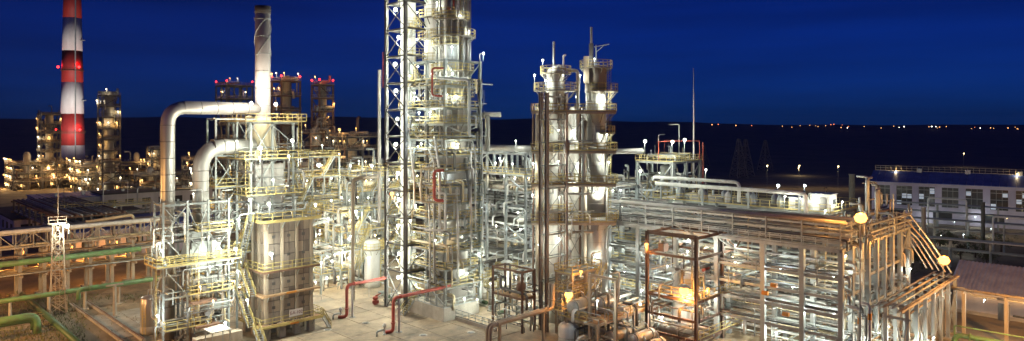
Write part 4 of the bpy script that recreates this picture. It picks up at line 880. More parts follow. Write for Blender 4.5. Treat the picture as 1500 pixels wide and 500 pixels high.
for i in range(7):
    x = -L_*i/7
    for y in (-1.1,1.3): bar('galv', 'column', BR, (x,y,0), (x,y,zB), .42, .42)
    bar('galv', 'cross_beam', BR, (x,-1.5,zB-.16), (x,1.7,zB-.16), .26, .3); bar('galv', 'cross_beam', BR, (x,-1.5,zB-1.75), (x,1.7,zB-1.75), .26, .3)
    if i % 2 == 0: bar('galv', 'brace', BR, (x,-1.1,.4), (x-L_/7,-1.1,zB-2), .16); bar('galv', 'brace', BR, (x-L_/7,-1.09,.4), (x,-1.09,zB-2), .15)
    box('concrete', 'footing', BR, (x-.6,-1.7,0), (x+.6,-.5,.25)); box('concrete', 'footing', BR, (x-.6,.7,0), (x+.6,1.9,.25))
for y in (-1.5,1.7): bar('steel_tan', 'edge_beam', BR, (.6,y,zB), (-L_,y,zB), .14, .26)
# pipes dropping from the wing to the branch
dp = thing('drop_pipes', 'bundle of pale pipes stepping down from the rack wing to the branch', 'pipe', to_world(WG,(17,-.5,0)), 45)
for k in range(5): tube('steel_tan' if k%2 else 'galv', 'pipe', dp, [(-4-k,.9*k,16.8-.5*k),(.4*k,.9*k,16.8-.5*k),(1.2+.5*k,.9*k-2.5,12.8),(2.2+.4*k,.9*k-4.6,9.0),(2.2+.4*k,.9*k-4.9,8.4)], .12, 8)
# yellow banded vertical pipes near the corner
for k, (px, py) in enumerate(((1259,478),(1274,470))):
    p = spot(px, 83); t = thing('standpipe', f'{"left" if k==0 else "right"} white standpipe with an orange band right of the rack corner', 'pipe', p, 45)
    zt = wz(452-k*6,83); tube('white', 'pipe_run', t, [(0,0,0),(0,0,zt),(0,1.6,zt)], .2, 10); rod('orange', 'band', t, (0,0,zt-1.9), (0,0,zt-1.1), .23, 12)
for k in range(9): lamp(spot(1265+k*13+R.uniform(-4,4), 84+R.uniform(0,8), .9+R.uniform(0,2.2)), 'white lamp low on the ground under the branch rack', 'white', .16, 'lamps under the branch rack')
pipes = thing('ground_manifold', 'tangle of pale pipes on the ground under the branch rack', 'pipe', spot(1290,88), 45)
pipes_in(pipes, -6, 10, -3, 4, [.2,.8,1.5], 34, random.Random(95), .07, .22); railing(pipes, (-6,-3.4,0), (12,-3.4,0)); railing(pipes, (-6,4.4,0), (12,4.4,0), 'galv')

# ================================================================== RIGHT: LOW WHITE BUILDING WITH CORRUGATED ROOF
def low_shed():
    D = 111.; p = spot(1398, D); t = thing('low_building', 'low white building with a corrugated violet roof at the right edge', 'building', p, -45)
    L_ = 34; h = 4.0; dpt = 12
    box('wall', 'wall', t, (0,0,0), (L_,.35,h)); box('wall', 'wall', t, (0,.352,0), (.35,dpt,h)); box('wall', 'wall', t, (.352,dpt-.35,0), (L_,dpt,h))
    box('concrete', 'plinth', t, (-.1,-.12,0), (L_,-.002,.5))
    n = int(L_/.55); vs_, fs_ = [], []
    prof = []
    for i in range(n*2+1): prof.append((-.6+i*(L_+1.2)/(n*2), 17e-2 if i % 2 else 0))
    for y, z in ((-.9,h+.05),(dpt/2,h+3.4)):
        vs_ += [(x,y,z+dz) for x,dz in prof]
    m_ = len(prof); fs_ = [(i,i+1,m_+i+1,m_+i) for i in range(m_-1)]
    vs_ += [(x,dpt+.9,h+.05+dz) for x,dz in prof]; fs_ += [(m_+i,m_+i+1,2*m_+i+1,2*m_+i) for i in range(m_-1)]
    o = obj('roof', new_mesh('roof', vs_, fs_, 'purpleroof'), t); sm = o.modifiers.new('thick','SOLIDIFY'); sm.thickness = .06
    vs_ = [(0,.02,h),(0,dpt-.02,h),(0,dpt/2,h+3.25),(.3,.02,h),(.3,dpt-.02,h),(.3,dpt/2,h+3.25)]
    obj('gable', new_mesh('gable', vs_, [(0,2,1),(3,4,5),(0,1,4,3),(1,2,5,4),(2,0,3,5)], 'wall'), t)
    for k in range(6): box('glass', 'window', t, (2.5+5*k,-.03,1.6), (4.2+5*k,-.004,3.0)) if k > 3 else None
    return t
low_shed()
# concrete trestle in front of it with a pipe on top
TR = thing('pipe_trestle', 'tan pipe trestle on tee posts in front of the low white building', 'pipe rack', spot(1386,99.5), -45)
for i, x in enumerate((0,2.2,7.2,13,19)):
    bar('steel_tan', 'post', TR, (x,0,.2), (x,0,6.2), .42, .42); box('concrete', 'footing', TR, (x-.6,-.6,0), (x+.6,.6,.25)); bar('steel_tan', 'cross_arm', TR, (x,-1,6.35), (x,1,6.35), .3, .3)
for y in (-.75,-.25,.3,.8): tube('steel_tan' if y<0 else 'alu_dull', 'pipe', TR, [(-.5,y,6.65),(2.2,y,6.65),(3.2,y,5.9),(26,y,5.9)] if y>0 else [(-.5,y,6.7),(26,y,6.7)], .14, 8)
for k, x in enumerate((4.5,10.5)): lamp(to_world(TR,(x,1.0,5.4)), f'small white fill lamp added under the pipe trestle, {ORD[k+1]} from the left', 'white', .16, None, .5)  # lamps added to brighten the white wall behind the trestle
box('steel_dark', 'louvre', TR, (6.0,1.2,2.8), (7.4,1.3,5.2)); bar('rubber', 'cable_run', TR, (7.4,3.4,3.2), (19,3.4,3.0), .25)
# green pipe at lower right
D = 93.; a = spot(1400,D); v = V((S2,-S2,0))
loop_pipe('green_pipe', 'bright green pipe bending out of the ground at the lower right corner', [(a.x-.3,a.y+.2,.0),(a.x,a.y,1.7),(a.x+v.x*9,a.y+v.y*9,1.7)], .34, 'green')
loop_pipe('green_rail_pipe', 'thin green pipe above the bright green pipe at lower right', [(a.x+.6,a.y+1.2,0),(a.x+.6,a.y+1.2,2.6),(a.x+.6+v.x*9,a.y+1.2+v.y*9,2.6)], .09, 'green')

# ================================================================== RIGHT: LONG HALL WITH BLUE ROOF
def hall():
    D = 222.; p = spot(1277, D); t = thing('long_hall', 'long violet walled hall with dark blue roof and tall windows on the right', 'building', p, -36)
    L_ = 92; h = wz(265,D); dpt = 16; cols = 15
    box('wall_violet', 'wall', t, (0,0,0), (L_,.4,5.2)); box('wall_violet', 'wall', t, (0,0,h-1.2), (L_,.4,h)); bw = L_/cols
    for i in range(cols+1): box('wall_violet', 'wall_pier', t, (i*bw-(.9 if i else 0),-.06,5.2), (i*bw+.9,.42,h-1.2))
    box('wall_violet', 'wall', t, (0,.42,0), (.4,dpt,h)); box('wall_violet', 'wall', t, (.42,dpt-.4,0), (L_,dpt,h)); box('roofing', 'inner_floor', t, (.45,.45,4.4), (L_-.4,dpt-.5,4.8))
    for i in range(cols):
        wnd = box('glass', 'window', t, (i*bw+.92,.1,5.22), ((i+1)*bw-.92,.2,h-1.22))
        for k in range(3): bar('steel', 'glazing_bar', t, (i*bw+.92,.05,5.22+(k+.5)*(h-6.4)/3), ((i+1)*bw-.92,.05,5.22+(k+.5)*(h-6.4)/3), .12, .16)
        for k in (1,2): bar('steel', 'glazing_bar', t, (i*bw+.92+k*(bw-1.84)/3,.06,5.22), (i*bw+.92+k*(bw-1.84)/3,.06,h-1.22), .1, .1)
        if i < 8:
            for k in range(3):
                if R.random() < .32:
                    xx = i*bw+.92+k*(bw-1.84)/3; zz = 5.4+R.choice((0,0,(h-6.4)/3,(h-6.4)*.62)); box('window_lit', 'pane', t, (xx+.1,.03,zz), (xx+(bw-1.84)/3-.1,.06,zz+(h-6.4)/3*R.uniform(.5,.85)))
    zr = wz(249,D+8); n = 46
    for i in range(n): # roof sheets
        x0 = -.6+i*(L_+1.2)/n; x1 = x0+(L_+1.2)/n-.06
        vs_ = [(x0,-.9,h),(x1,-.9,h),(x1,dpt/2,zr),(x0,dpt/2,zr),(x0,-.9,h-.15),(x1,-.9,h-.15),(x1,dpt/2,zr-.15),(x0,dpt/2,zr-.15)]
        obj('roof_sheet', new_mesh('roof_sheet', vs_, [(0,1,2,3),(7,6,5,4),(0,4,5,1),(1,5,6,2),(2,6,7,3),(3,7,4,0)], 'blueroof'), t)
    vs_ = [(-.6,dpt/2,zr),(L_+.6,dpt/2,zr),(L_+.6,dpt+.9,h),(-.6,dpt+.9,h)]; obj('roof_back', new_mesh('roof_back', vs_, [(3,2,1,0)], 'blueroof'), t)
    vs_ = [(0,.02,h),(0,dpt-.02,h),(0,dpt/2,zr-.2)]; obj('gable', new_mesh('gable', vs_, [(0,2,1)], 'wall_violet'), t)
    for i in range(6): box('galv', 'ridge_vent', t, (12+13*i,dpt/2-.8,zr-.3), (13.4+13*i,dpt/2+.4,zr+1.0))
    railing(t, (0,dpt/2,zr), (L_,dpt/2,zr), 'cream', 1.6)
    for k in range(6): box('glass', 'window', t, (4+13*k,-.05,1.2), (9+13*k,-.01,3.6))
    return t
HL = hall()
for k, (x, z, kd) in enumerate(((6,15.6,'warm'),(2,15.0,'warm'),(38,15.8,'warm'),(28,3.2,'cool'),(44,2.8,'cool'),(15,2,'cool'))): lamp(to_world(HL,(x,7 if z>10 else -3,z)), f'small lamp {"on the roof ridge" if z>10 else "at the foot"} of the long hall, {ORD[k%3+1]} of three', kd, .15, None, 1.5)
for px, D_, y0, y1, r, m, lab in ((1353,150,303,380,.45,'white','white free standing pipe post in front of the long hall'),(1440,160,296,350,.4,'steel_dark','dark post in front of the long hall windows'),(1248,205,255,300,.8,'concrete','square pale chimney left of the long hall')):
    t = thing('vent_post', lab, 'post', spot(px,D_), 0); zt = wz(y0,D_); lathe(m, 'pole', t, [(r*1.1,0),(r,zt-.3),(r*1.15,zt-.3),(r*1.15,zt)], n=12); piece('cyl12', 'concrete', 'foot', t, (0,0,.2), (r*2,r*2,.4))
# dark low racks in front of the hall
for k, (px, D_, L_, h, lab) in enumerate(((1290,200,90,8,'dark low pipe rack just in front of the long hall'),(1320,172,80,7,'second dark low pipe rack in front of the long hall'),(1335,148,70,6,'nearest dark low pipe rack behind the corrugated roof'))):
    t = thing('pipe_rack', lab, 'pipe rack', spot(px,D_), -38)
    for i in range(int(L_/7)):
        for y in (0,3): bar('steel', 'post', t, (i*7,y,0), (i*7,y,h), .3)
        bar('steel', 'cross_beam', t, (i*7,-.4,h-.15), (i*7,3.4,h-.15), .2, .3); bar('steel', 'cross_beam', t, (i*7,-.4,h-2.2), (i*7,3.4,h-2.2), .2, .3)
    for j in range(7): tube(R.choice(['galv','alu_dull','steel','white']), 'pipe', t, [(-1,.2+.45*j,h+.2),(L_-8,.2+.45*j,h+.2)], .09+.03*(j%4), 8)
    for j in range(4): tube(R.choice(['steel','alu_dull']), 'pipe', t, [(-1,.4+.7*j,h-1.9),(L_-8,.4+.7*j,h-1.9)], .14, 8)
    x = 12+7*k; tube('white', 'loop_pipe', t, [(x,-.6,.2),(x,-.6,h+2.0),(x+9,-.6,h+2.0),(x+9,-.6,.3)], .22, 10)
for k in range(10): lamp(spot(1310+k*21+R.uniform(-6,6), 152+R.uniform(0,46), R.uniform(2,5)), 'small lamp among the dark pipe racks in front of the long hall', R.choice(['cool','warm','white']), .13, 'lamps among the dark racks')
# shrubs and trees between the racks
def tree(p, h, cr, label, group):
    t = thing('tree', label, 'tree', p, 0, group); rg = random.Random(int(p[0]*13+p[1])); tr = MB()
    lathe('bark', 'trunk', t, [(.16*h/5,0),(.11*h/5,h*.4),(.04,h*.8)], n=8)
    for k in range(5):
        a = rg.uniform(0,6.28); tr.bar((0,0,h*(.3+.08*k)), (cr*.6*math.cos(a), cr*.6*math.sin(a), h*(.55+.07*k)), .07)
    tr.build('limb', 'bark', t); mb = MB(); cl_ = [(rg.gauss(0,cr*.42), rg.gauss(0,cr*.42), h*rg.uniform(.42,.95), rg.uniform(.25,.5)*cr) for _ in range(16)]
    for i in range(900):
        c = rg.choice(cl_); d = V((rg.gauss(0,1),rg.gauss(0,1),rg.gauss(0,.8))).normalized()*c[3]*rg.uniform(.5,1.05); q = V(c[:3])+d
        a = V((rg.gauss(0,1),rg.gauss(0,1),rg.gauss(0,1))).normalized(); b = a.orthogonal().normalized(); s = rg.uniform(.1,.2)
        mb.add([q-a*s, q+b*s*.5, q+a*s, q-b*s*.5], [(0,1,2,3)])
    mb.build('crown', 'leaf', t); return t
for k in range(9): tree(spot(1318+k*19+R.uniform(-6,6), 138+R.uniform(-4,30)), R.uniform(3,5.5), R.uniform(1.6,2.6), 'small dark green tree among the racks right of the lamp posts', 'small trees right of the rack')

# ================================================================== LEFT: PIPE BRIDGE, GREEN PIPES, MAST
D = 113.; a = spot(-60, D); Lb = RL(-60, D, 232)
BG = thing('pipe_bridge', 'tan trussed pipe bridge crossing the left edge of the picture', 'pipe rack', a, 45)
z0, z1 = 8.9, 11.4
for y in (0,2.6):
    bar('steel_tan', 'chord', BG, (0,y,z0), (Lb,y,z0), .22, .26); bar('steel_tan', 'chord', BG, (0,y,z1), (Lb,y,z1), .22, .26)
    n = int(Lb/2.4)
    for i in range(n+1): bar('steel_tan', 'post', BG, (Lb*i/n,y,z0), (Lb*i/n,y,z1), .14)
    for i in range(n): bar('steel_tan', 'diagonal', BG, (Lb*i/n,y,z0 if i%2 else z1), (Lb*(i+1)/n,y,z1 if i%2 else z0), .12)
for i in range(9):
    x = Lb*(i+.3)/8.6
    for y in (-.2,2.8): bar('concrete', 'column', BG, (x,y,.3), (x,y,z0-.15), .55, .55); box('concrete', 'footing', BG, (x-.8,y-.8,0), (x+.8,y+.8,.35))
    for z in (z0-.3, 6.3, 4.2): bar('steel_tan', 'cross_beam', BG, (x,-2.2,z), (x,5.2,z), .34, .4)
rg = random.Random(101)
for z, ys in ((z1+.3,(-.2,.5,1.1,1.7,2.4)),(z0+.35,(.5,1.2,2.0)),(6.7,(-1.6,-.9,.4,1.0,1.6,2.2,3.6,4.4)),(4.6,(-1.8,-1.1,.6,1.3,2,3.4,4.2))):
    for y in ys: tube(rg.choice(['steel_tan','alu_dull','galv','cream','steel_brown']), 'pipe', BG, [(-1,y,z),(Lb+1,y,z)], rg.uniform(.1,.24), 8)
tube('white', 'pipe', BG, [(-1,-.75,z1+.5),(Lb+3,-.75,z1+.5)], .36, 12); tube('cream', 'pipe', BG, [(Lb*.6,.8,z1+.9),(Lb*.86,.8,z1+1.6),(Lb*.86,.8,z1)], .3, 10)
for k in range(5): box('planks', 'platform', BG, (Lb*(.1+.19*k),-1.9,7.7), (Lb*(.1+.19*k)+5,-.4,7.85))
B2 = thing('pipe_rack', 'low tan pipe rack behind the trussed pipe bridge', 'pipe rack', spot(-40,134), 45); Lb2 = RL(-40,134,235)
for i in range(9):
    x = Lb2*i/8
    for y in (0,4): bar('concrete', 'column', B2, (x,y,0), (x,y,8.5), .5, .5)
    for z in (5,8.5): bar('steel_tan', 'cross_beam', B2, (x,-.6,z), (x,4.6,z), .3, .34)
for z in (5.4,8.9):
    for j in range(9): tube(rg.choice(['steel_tan','alu_dull','cream','steel_brown','steel']), 'pipe', B2, [(-1,.1+j*.48,z),(Lb2+1,.1+j*.48,z)], rg.uniform(.09,.2), 8)
def green_run(label, px0, D, px1, z, r, extra=None, m='green', end=None):
    a = spot(px0, D); L_ = RL(px0, D, px1); e = a+V((S2,S2,0))*L_; pts = [(a.x,a.y,z),(e.x,e.y,z)]
    if end == 'down': pts += [(e.x,e.y,0)]
    if end == 'up0': pts = [(a.x,a.y,z-1.6)]+pts
    if extra: pts += extra
    return loop_pipe('green_pipe', label, pts, r, m), a, e
green_run('upper green pipe along the trussed pipe bridge', -60, 108.5, 206, 7.3, .5)
gl, a, e = green_run('long middle green pipe crossing the left foreground', -60, 100.5, 236, 3.4, .38)
for i in range(5):
    q = a.lerp(e, .22+.18*i); t = thing('pipe_post', f'short pale post under the long middle green pipe, {ORD[i+1]} from the left', 'post', q, 45); rod('concrete', 'post', t, (0,0,.2), (0,0,3.0), .22, 10); box('concrete', 'footing', t, (-.5,-.5,0), (.5,.5,.25))
green_run('green branch pipe stepping up from the long middle green pipe', 115, 107.5, 240, 4.4, .3, end='up0')
green_run('thick green pipe ending in a bend at the lower left corner', -70, 92.5, 54, 2.6, .55, end='down')
green_run('thin green pipe bending down at the lower left corner', -70, 94.5, 48, 1.4, .32, end='down', m='dkgreen')
a = spot(28, 120.5, .9); dv = V((S2,-S2,0)); b = a+dv*46
loop_pipe('green_pipe', 'dark green pipe running diagonally under the other green pipes', [(a.x,a.y,.9),(b.x,b.y,.9)], .42, 'dkgreen', flanges=False)
fn = thing('guard_rail', 'low tan guard rail round the pit at lower left', 'railing', spot(-5,101), 45); railing(fn, (0,0,0), (7,0,0), 'steel_tan'); railing(fn, (7,0,0), (7,4,0), 'steel_tan'); railing(fn, (0,1.5,0), (7,1.5,0), 'yellow')
# rails / channel kerbs
a = spot(104, gd(447))
for k, lab in ((0,'left concrete channel kerb running to the bottom edge'),(2.3,'right concrete channel kerb running to the bottom edge')):
    t = thing('channel_kerb', lab, 'kerb', a+V((S2,S2,0))*k, -45)
    for i in range(10): box('concrete', 'kerb_stone', t, (i*3,-.25,0), (i*3+2.95,.25,.35)); 
    bar('steel_brown', 'rail', t, (0,0,.4), (30,0,.4), .12, .1)
pd_ = thing('concrete_pad', 'pale concrete pad with kerb lit orange left of the duct frame', 'pad', spot(168,gd(490)), 45)
for i in range(4):
    for j in range(4): box('concrete', 'slab', pd_, (i*4+.03,-3+j*4+.03,0), (i*4+3.97,j*4+.97,.12+.01*((i+j)%2)))
t = thing('tee_post', 'single pale post with a foot plate on the concrete pad', 'post', spot(168,gd(465)), 45)
rod('concrete', 'post', t, (0,0,.1), (0,0,5.0), .26, 12); piece('cyl12', 'concrete', 'foot', t, (0,0,.2), (.7,.7,.2)); bar('steel_tan', 'cross_arm', t, (-1.2,0,5.1), (1.2,0,5.1), .3, .25)
# lattice mast
def lattice(p, label, h, wb, wt, spire, m='steel_tan', name='lattice_mast', yaw=30, cat='mast', group=None, n=7, th=.12):
    t = thing(name, label, cat, p, yaw, group); cs_ = [(-1,-1),(1,-1),(1,1),(-1,1)]
    def c(k, z): w_ = (wb+(wt-wb)*z/h)/2; return V((cs_[k%4][0]*w_, cs_[k%4][1]*w_, z))
    for k in range(4): bar(m, 'leg', t, c(k,0), c(k,h), th)
    for i in range(n):
        za, zb_ = h*i/n, h*(i+1)/n; mb = MB()
        for k in range(4): mb.bar(c(k,za), c(k+1,zb_), th*.6); mb.bar(c(k+1,za), c(k,zb_), th*.55); mb.bar(c(k,zb_), c(k+1,zb_), th*.6)
        mb.build('lattice_panel', m, t)
    if spire: rod(m, 'spire', t, (0,0,h), (0,0,h+spire), .07, 6)
    return t
MT = lattice(spot(85,110), 'tan lattice lamp mast with a thin spire between the pipes on the left', 14.5, 2.6, .9, 6.0)
ladder(MT, 0, -1.2, 0, 13, .3, m='steel_tan'); box('grating', 'platform', MT, (-1.2,-1.2,14.4), (1.2,1.2,14.5)); railing(MT, (-1.2,-1.2,14.5), (1.2,-1.2,14.5), 'steel_tan')
lamp(spot(98,108.8,wz(331,108.8)), 'bright white floodlight on the tan lattice mast', 'white', .42)
# silver round tank at the edge of the duct frame
vessel(spot(217,99), 5.6, 1.0, 'silver round topped vessel left of the duct frame', 'alu', plat=False)

B3 = thing('pipe_rack', 'dark wide rack of many pipes running diagonally over the left sheds', 'pipe rack', spot(20,188), -45)
for i in range(8):
    for y in (0,7,14): bar('steel_dark', 'column', B3, (i*7,y,0), (i*7,y,9.4), .4, .4)
    for z in (6.6,9.4): bar('steel_brown', 'cross_beam', B3, (i*7,-.6,z), (i*7,14.6,z), .3, .4)
for z in (6.9,9.75):
    for j in range(15): tube(rg.choice(['steel_tan','alu_dull','steel_dark','steel_brown','steel']), 'pipe', B3, [(-1,.2+j*.97,z),(50,.2+j*.97,z)], rg.uniform(.12,.3), 8)
# ---- low buildings, blue roofs on the left
def flat_building(px, D, Lx, Ly, h, label, roofm, wallm, yaw=45, sheets=0):
    t = thing('low_building', label, 'building', spot(px,D), yaw)
    box(wallm, 'wall', t, (0,0,0), (Lx,Ly,h))
    if sheets:
        for i in range(sheets): box(roofm, 'roof_sheet', t, (-.4+i*(Lx+.8)/sheets,-.4,h+.02+.03*(i%2)), (-.4+(i+1)*(Lx+.8)/sheets-.25,Ly+.4,h+.2+.03*(i%2)))
    else: box(roofm, 'roof', t, (-.4,-.4,h+.002), (Lx+.4,Ly+.4,h+.4))
    for i in range(int(Lx/5)): box('glass', 'window', t, (1.5+5*i,-.05,h*.45), (4+5*i,-.01,h*.8))
    for i in range(int(Ly/6)): box('glass', 'window', t, (-.05,1.5+6*i,h*.45), (-.01,4.5+6*i,h*.8))
    for i in range(3): box('galv', 'roof_vent', t, (Lx*(.2+.28*i),Ly*.4,h+.2), (Lx*(.2+.28*i)+.8,Ly*.4+.8,h+1.1))
    return t
flat_building(108,150,34,26,6.6,'wide shed with ribbed blue roof sheets behind the pipe bridge','blueroof','wall_violet',sheets=12)
flat_building(20,175,30,34,6.0,'dark flat roofed shed at the far left behind the pipe bridge','roofing','wall',sheets=0)
flat_building(60,205,26,20,8.0,'second blue roofed shed on the left farther back','blueroof','wall',sheets=10)
flat_building(150,215,34,12,8.5,'long tan walled block with dark roof below the far lights','roofing','wall')
LB = mid_unit(85, 168, [7,14,21], [4], [6.5,9.5], 'yellow railed open platform above the blue roofs on the left', 111, 24, 'steel_tan', 'the yellow platform', ('warm',), 0, prob=.0, decks=(1,))

# ================================================================== DISTANT PROCESS UNITS
def far_unit(px, D, wid, dep, lv, label, place, seed, lampn, kinds, cols=(), red=False, npipe=34, m='steel_dark', lr=.34, yaw=45):
    rg = random.Random(seed); nx = max(1, round(wid/6)); ny = max(1, round(dep/6)); br = []
    for k in range(len(lv)):
        if rg.random() < .6: br.append(('x', rg.randrange(nx), k, rg.choice('X/\\')))
        if rg.random() < .6: br.append(('y', rg.randrange(ny), k, rg.choice('X/\\')))
    t = steel_frame('process_unit', label, 'process unit', px, D, [wid*(i+1)/nx for i in range(nx)], [dep*(i+1)/ny for i in range(ny)], lv, m, .5, .45, decks=range(len(lv)), rails=range(len(lv)), brace=br, railm='steel_tan')
    pipes_in(t, 0, wid, 0, dep, [.5]+list(lv), npipe, rg, .15, .5, ['steel_brown','panel','steel_dark','steel','steel_tan'])
    for (x, y, r, h) in cols:
        lathe(rg.choice(['panel','steel_tan','alu_dull']), 'column_shell', t, [(r,0),(r,h-r),(r*.7,h-.3),(.1,h)], (x,y,0), 16)
        for z in range(6, int(h)-2, 6): ring_platform(t, z, r, r+1.3, 150, 380, cx=x, cy_=y, rail='cream')
    L_ = [0]+list(lv)
    for i in range(lampn):
        k = rg.randrange(len(L_)); f = rg.random() < .5
        p = (rg.uniform(0,wid), -.8, L_[k]+2.6) if f else (-.8, rg.uniform(0,dep), L_[k]+2.6)
        lamp(to_world(t, p), f'far lamp on {"ground floor" if k==0 else ORD[k]+" level"} of {place}', rg.choice(kinds), lr*rg.uniform(.7,1.2), 'lamps on '+place, 1.5, name='unit_lamp')
    if red:
        for k, (x, y) in enumerate(((0,0),(wid,0),(0,dep))): lamp(to_world(t,(x,y,(max(c[3] for c in cols) if cols and red=='col' else lv[-1])+1.6)), f'red warning lamp on top of {place}, {ORD[k+1]} of three', 'red', .3, None, 1.0, False, 'warning_light')
    return t
st5 = lambda top, n: [top*(i+1)/n for i in range(n)]
far_unit(60, 330, 8, 7, st5(36,8), 'far left dim process tower beside the striped chimney', 'the tower left of the chimney', 201, 16, ('far','far','farw'), ((4,3,1.8,37),), lr=.42)
far_unit(150, 300, 7, 7, st5(44,9), 'tall slim amber lit process tower right of the striped chimney', 'the slim tower beside the chimney', 202, 20, ('far','far','farw'), ((3.5,3.5,2.0,46),), red=False, lr=.42)
far_unit(222, 275, 7, 6, st5(21,5), 'short amber lit process tower left of the shiny flue duct', 'the short tower beside flue duct', 203, 11, ('far','far','farw'), ((3,3,1.4,22),), lr=.4)
far_unit(20, 320, 40, 22, [4,8,12], 'broad far unit glittering with lamps at the left edge', 'the left edge far unit', 204, 44, ('far','far','farw'), ((6,5,1.5,18),(20,6,1.2,15)), npipe=50, lr=.46)
far_unit(120, 305, 34, 20, [4,8,12], 'broad far unit glittering at the foot of the striped chimney', 'the chimney foot far unit', 205, 42, ('far','far','farw','farw'), ((8,5,1.4,16),(24,6,1.2,18)), npipe=50, lr=.46)
far_unit(332, 260, 10, 10, st5(46,9), 'far steel structure with red top lamps behind the flue duct', 'the structure behind flue duct', 206, 16, ('far','farw'), (), True, lr=.32)
far_unit(412, 235, 7, 7, st5(46,9), 'far brown steel structure with red lamps right of the stack', 'the structure right of stack', 207, 18, ('far','farw','far'), ((3.5,3.5,1.6,48),), True, m='steel_brown', lr=.3)
far_unit(468, 225, 5, 5, st5(44,10), 'far slim tower crowned with red lamps left of the stair tower', 'the red crowned slim tower', 208, 10, ('far','far'), ((2.5,2.5,1.4,45),), True, m='steel_brown', lr=.28)
far_unit(455, 215, 9, 8, st5(28,7), 'far brown amber lit unit around the slim red crowned tower', 'the far brown unit', 209, 20, ('far','far','farw'), ((4,4,1.6,30),), m='steel_brown', lr=.28)
far_unit(508, 205, 11, 10, st5(27,7), 'far amber lit stepped unit just left of the stair tower', 'the far stepped unit', 210, 22, ('far','far','farw','farw'), ((5,5,1.5,28),), lr=.28)
far_unit(560, 215, 12, 10, st5(14,4), 'far low unit behind the stair tower', 'the far low unit', 211, 4, ('far','farw'), (), lr=.28)
far_unit(205, 250, 16, 12, [4,8,12], 'far amber lit unit directly left of the flue duct', 'the unit left of flue duct', 212, 12, ('far','farw'), ((5,5,1.3,15),), lr=.36)
far_unit(285, 245, 16, 12, st5(18,5), 'far amber lit unit showing between the two ducts', 'the unit between the ducts', 213, 12, ('far','farw'), ((5,5,1.4,20),), lr=.34)
far_unit(438, 190, 9, 8, st5(19,5), 'far amber lit unit right beside the furnace top', 'the unit beside furnace top', 214, 12, ('far','farw'), ((4,4,1.3,20),), m='steel_brown', lr=.3)
far_unit(535, 190, 10, 8, st5(17,5), 'far amber lit unit touching the stair tower left side', 'the unit touching stair tower', 215, 12, ('far','farw'), ((4,4,1.3,18),), m='steel_brown', lr=.3)
lamp(spot(497,205,wz(190,205)), 'single amber lamp on a mast above the far stepped unit', 'far', .5); lamp(spot(467,170,wz(242,170)), 'very bright white lamp in front of the far brown unit', 'white', .6, None, 8)
lamp(spot(440,140,wz(205+25,140)), 'white lamp on a post right of the furnace top', 'white', .3)
# ---- lamps on the furnace and ducts
for px, py, D_, kd, r_, lab in ((381,217,92.5,'white',.34,'bright floodlight at the cone under the stack'),(368,152,96,'flood',.3,'bright lamp left of the stack foot'),(404,153,96,'flood',.3,'bright lamp right of the stack foot'),(347,207,94.5,'white',.18,'lamp on the elbow duct ring'),(380,231,93,'white',.2,'small lamp on the deck under the cone'),(423,229,94,'white',.22,'lamp on the right rail of the cone deck'),(428,206,94,'white',.26,'lamp on the stay right of the stack'),
    (400,264,92.5,'white',.22,'lamp on the side of the convection box'),(366,293,92,'white',.26,'lamp left above the furnace roof'),(394,299,93,'white',.3,'bright lamp over the furnace roof walkway'),(397,372,92.6,'white',.32,'blazing lamp on the front face of the furnace'),(349,322,93,'white',.24,'lamp at the upper stair left of the furnace'),(345,365,91,'white',.26,'bright lamp at the middle stair left of the furnace'),(362,440,92,'white',.24,'lamp at the lower stair left of the furnace'),(348,398,92,'white',.22,'lamp under the walkway left of the furnace'),
    (279,247,89.5,'white',.14,'lamp on a post between the two ducts'),(283,284,89.5,'white',.12,'lamp beside the elbow duct'),(233,357,86.2,'white',.2,'upper lamp on the left corner of the duct frame'),(237,368,86.2,'white',.2,'lower lamp on the left corner of the duct frame'),(231,463,86,'cool',.24,'bluish lamp low at the left corner of the duct frame'),(320,357,90,'white',.2,'bright lamp right of the hopper'),(307,391,89.5,'white',.16,'lamp under the walkway below the hopper'),(330,473,88,'cool',.22,'lamp low beside the white canopy'),(293,420,87.5,'warm',.14,'lamp by the fan casing'),(312,441,88.5,'warm',.15,'warm lamp behind the fan casing'),
    (440,230,110,'white',.22,'lamp on the post behind the furnace right edge'),(462,300,116,'white',.26,'lamp over the low frame right of the furnace'),(574,284,106,'orange',.34,'orange lamp on the left column of the stair tower'),(521,310,124,'white',.34,'bright lamp beside the portal pipe'),(545,243,140,'white',.36,'bright lamp left of the stair tower at eye level'),(654,490,83,'white',.0,'')):
    if r_: lamp(spot(px,D_,wz(py,D_)), lab, kd, r_, None, .9, kd != 'flood')
ca = thing('small_canopy', 'small white pyramid canopy at the foot of the duct frame', 'canopy', spot(319,87), 45); zc = wz(482,87)
vs_ = [(-1.3,-1.3,zc),(1.3,-1.3,zc),(1.3,1.3,zc),(-1.3,1.3,zc),(0,0,zc+.55)]; obj('roof', new_mesh('roof', vs_, [(3,2,1,0),(0,1,4),(1,2,4),(2,3,4),(3,0,4)], 'whitepaint'), ca)
for x in (-1.1,1.1):
    for y in (-1.1,1.1): bar('galv', 'post', ca, (x,y,0), (x,y,zc), .1)

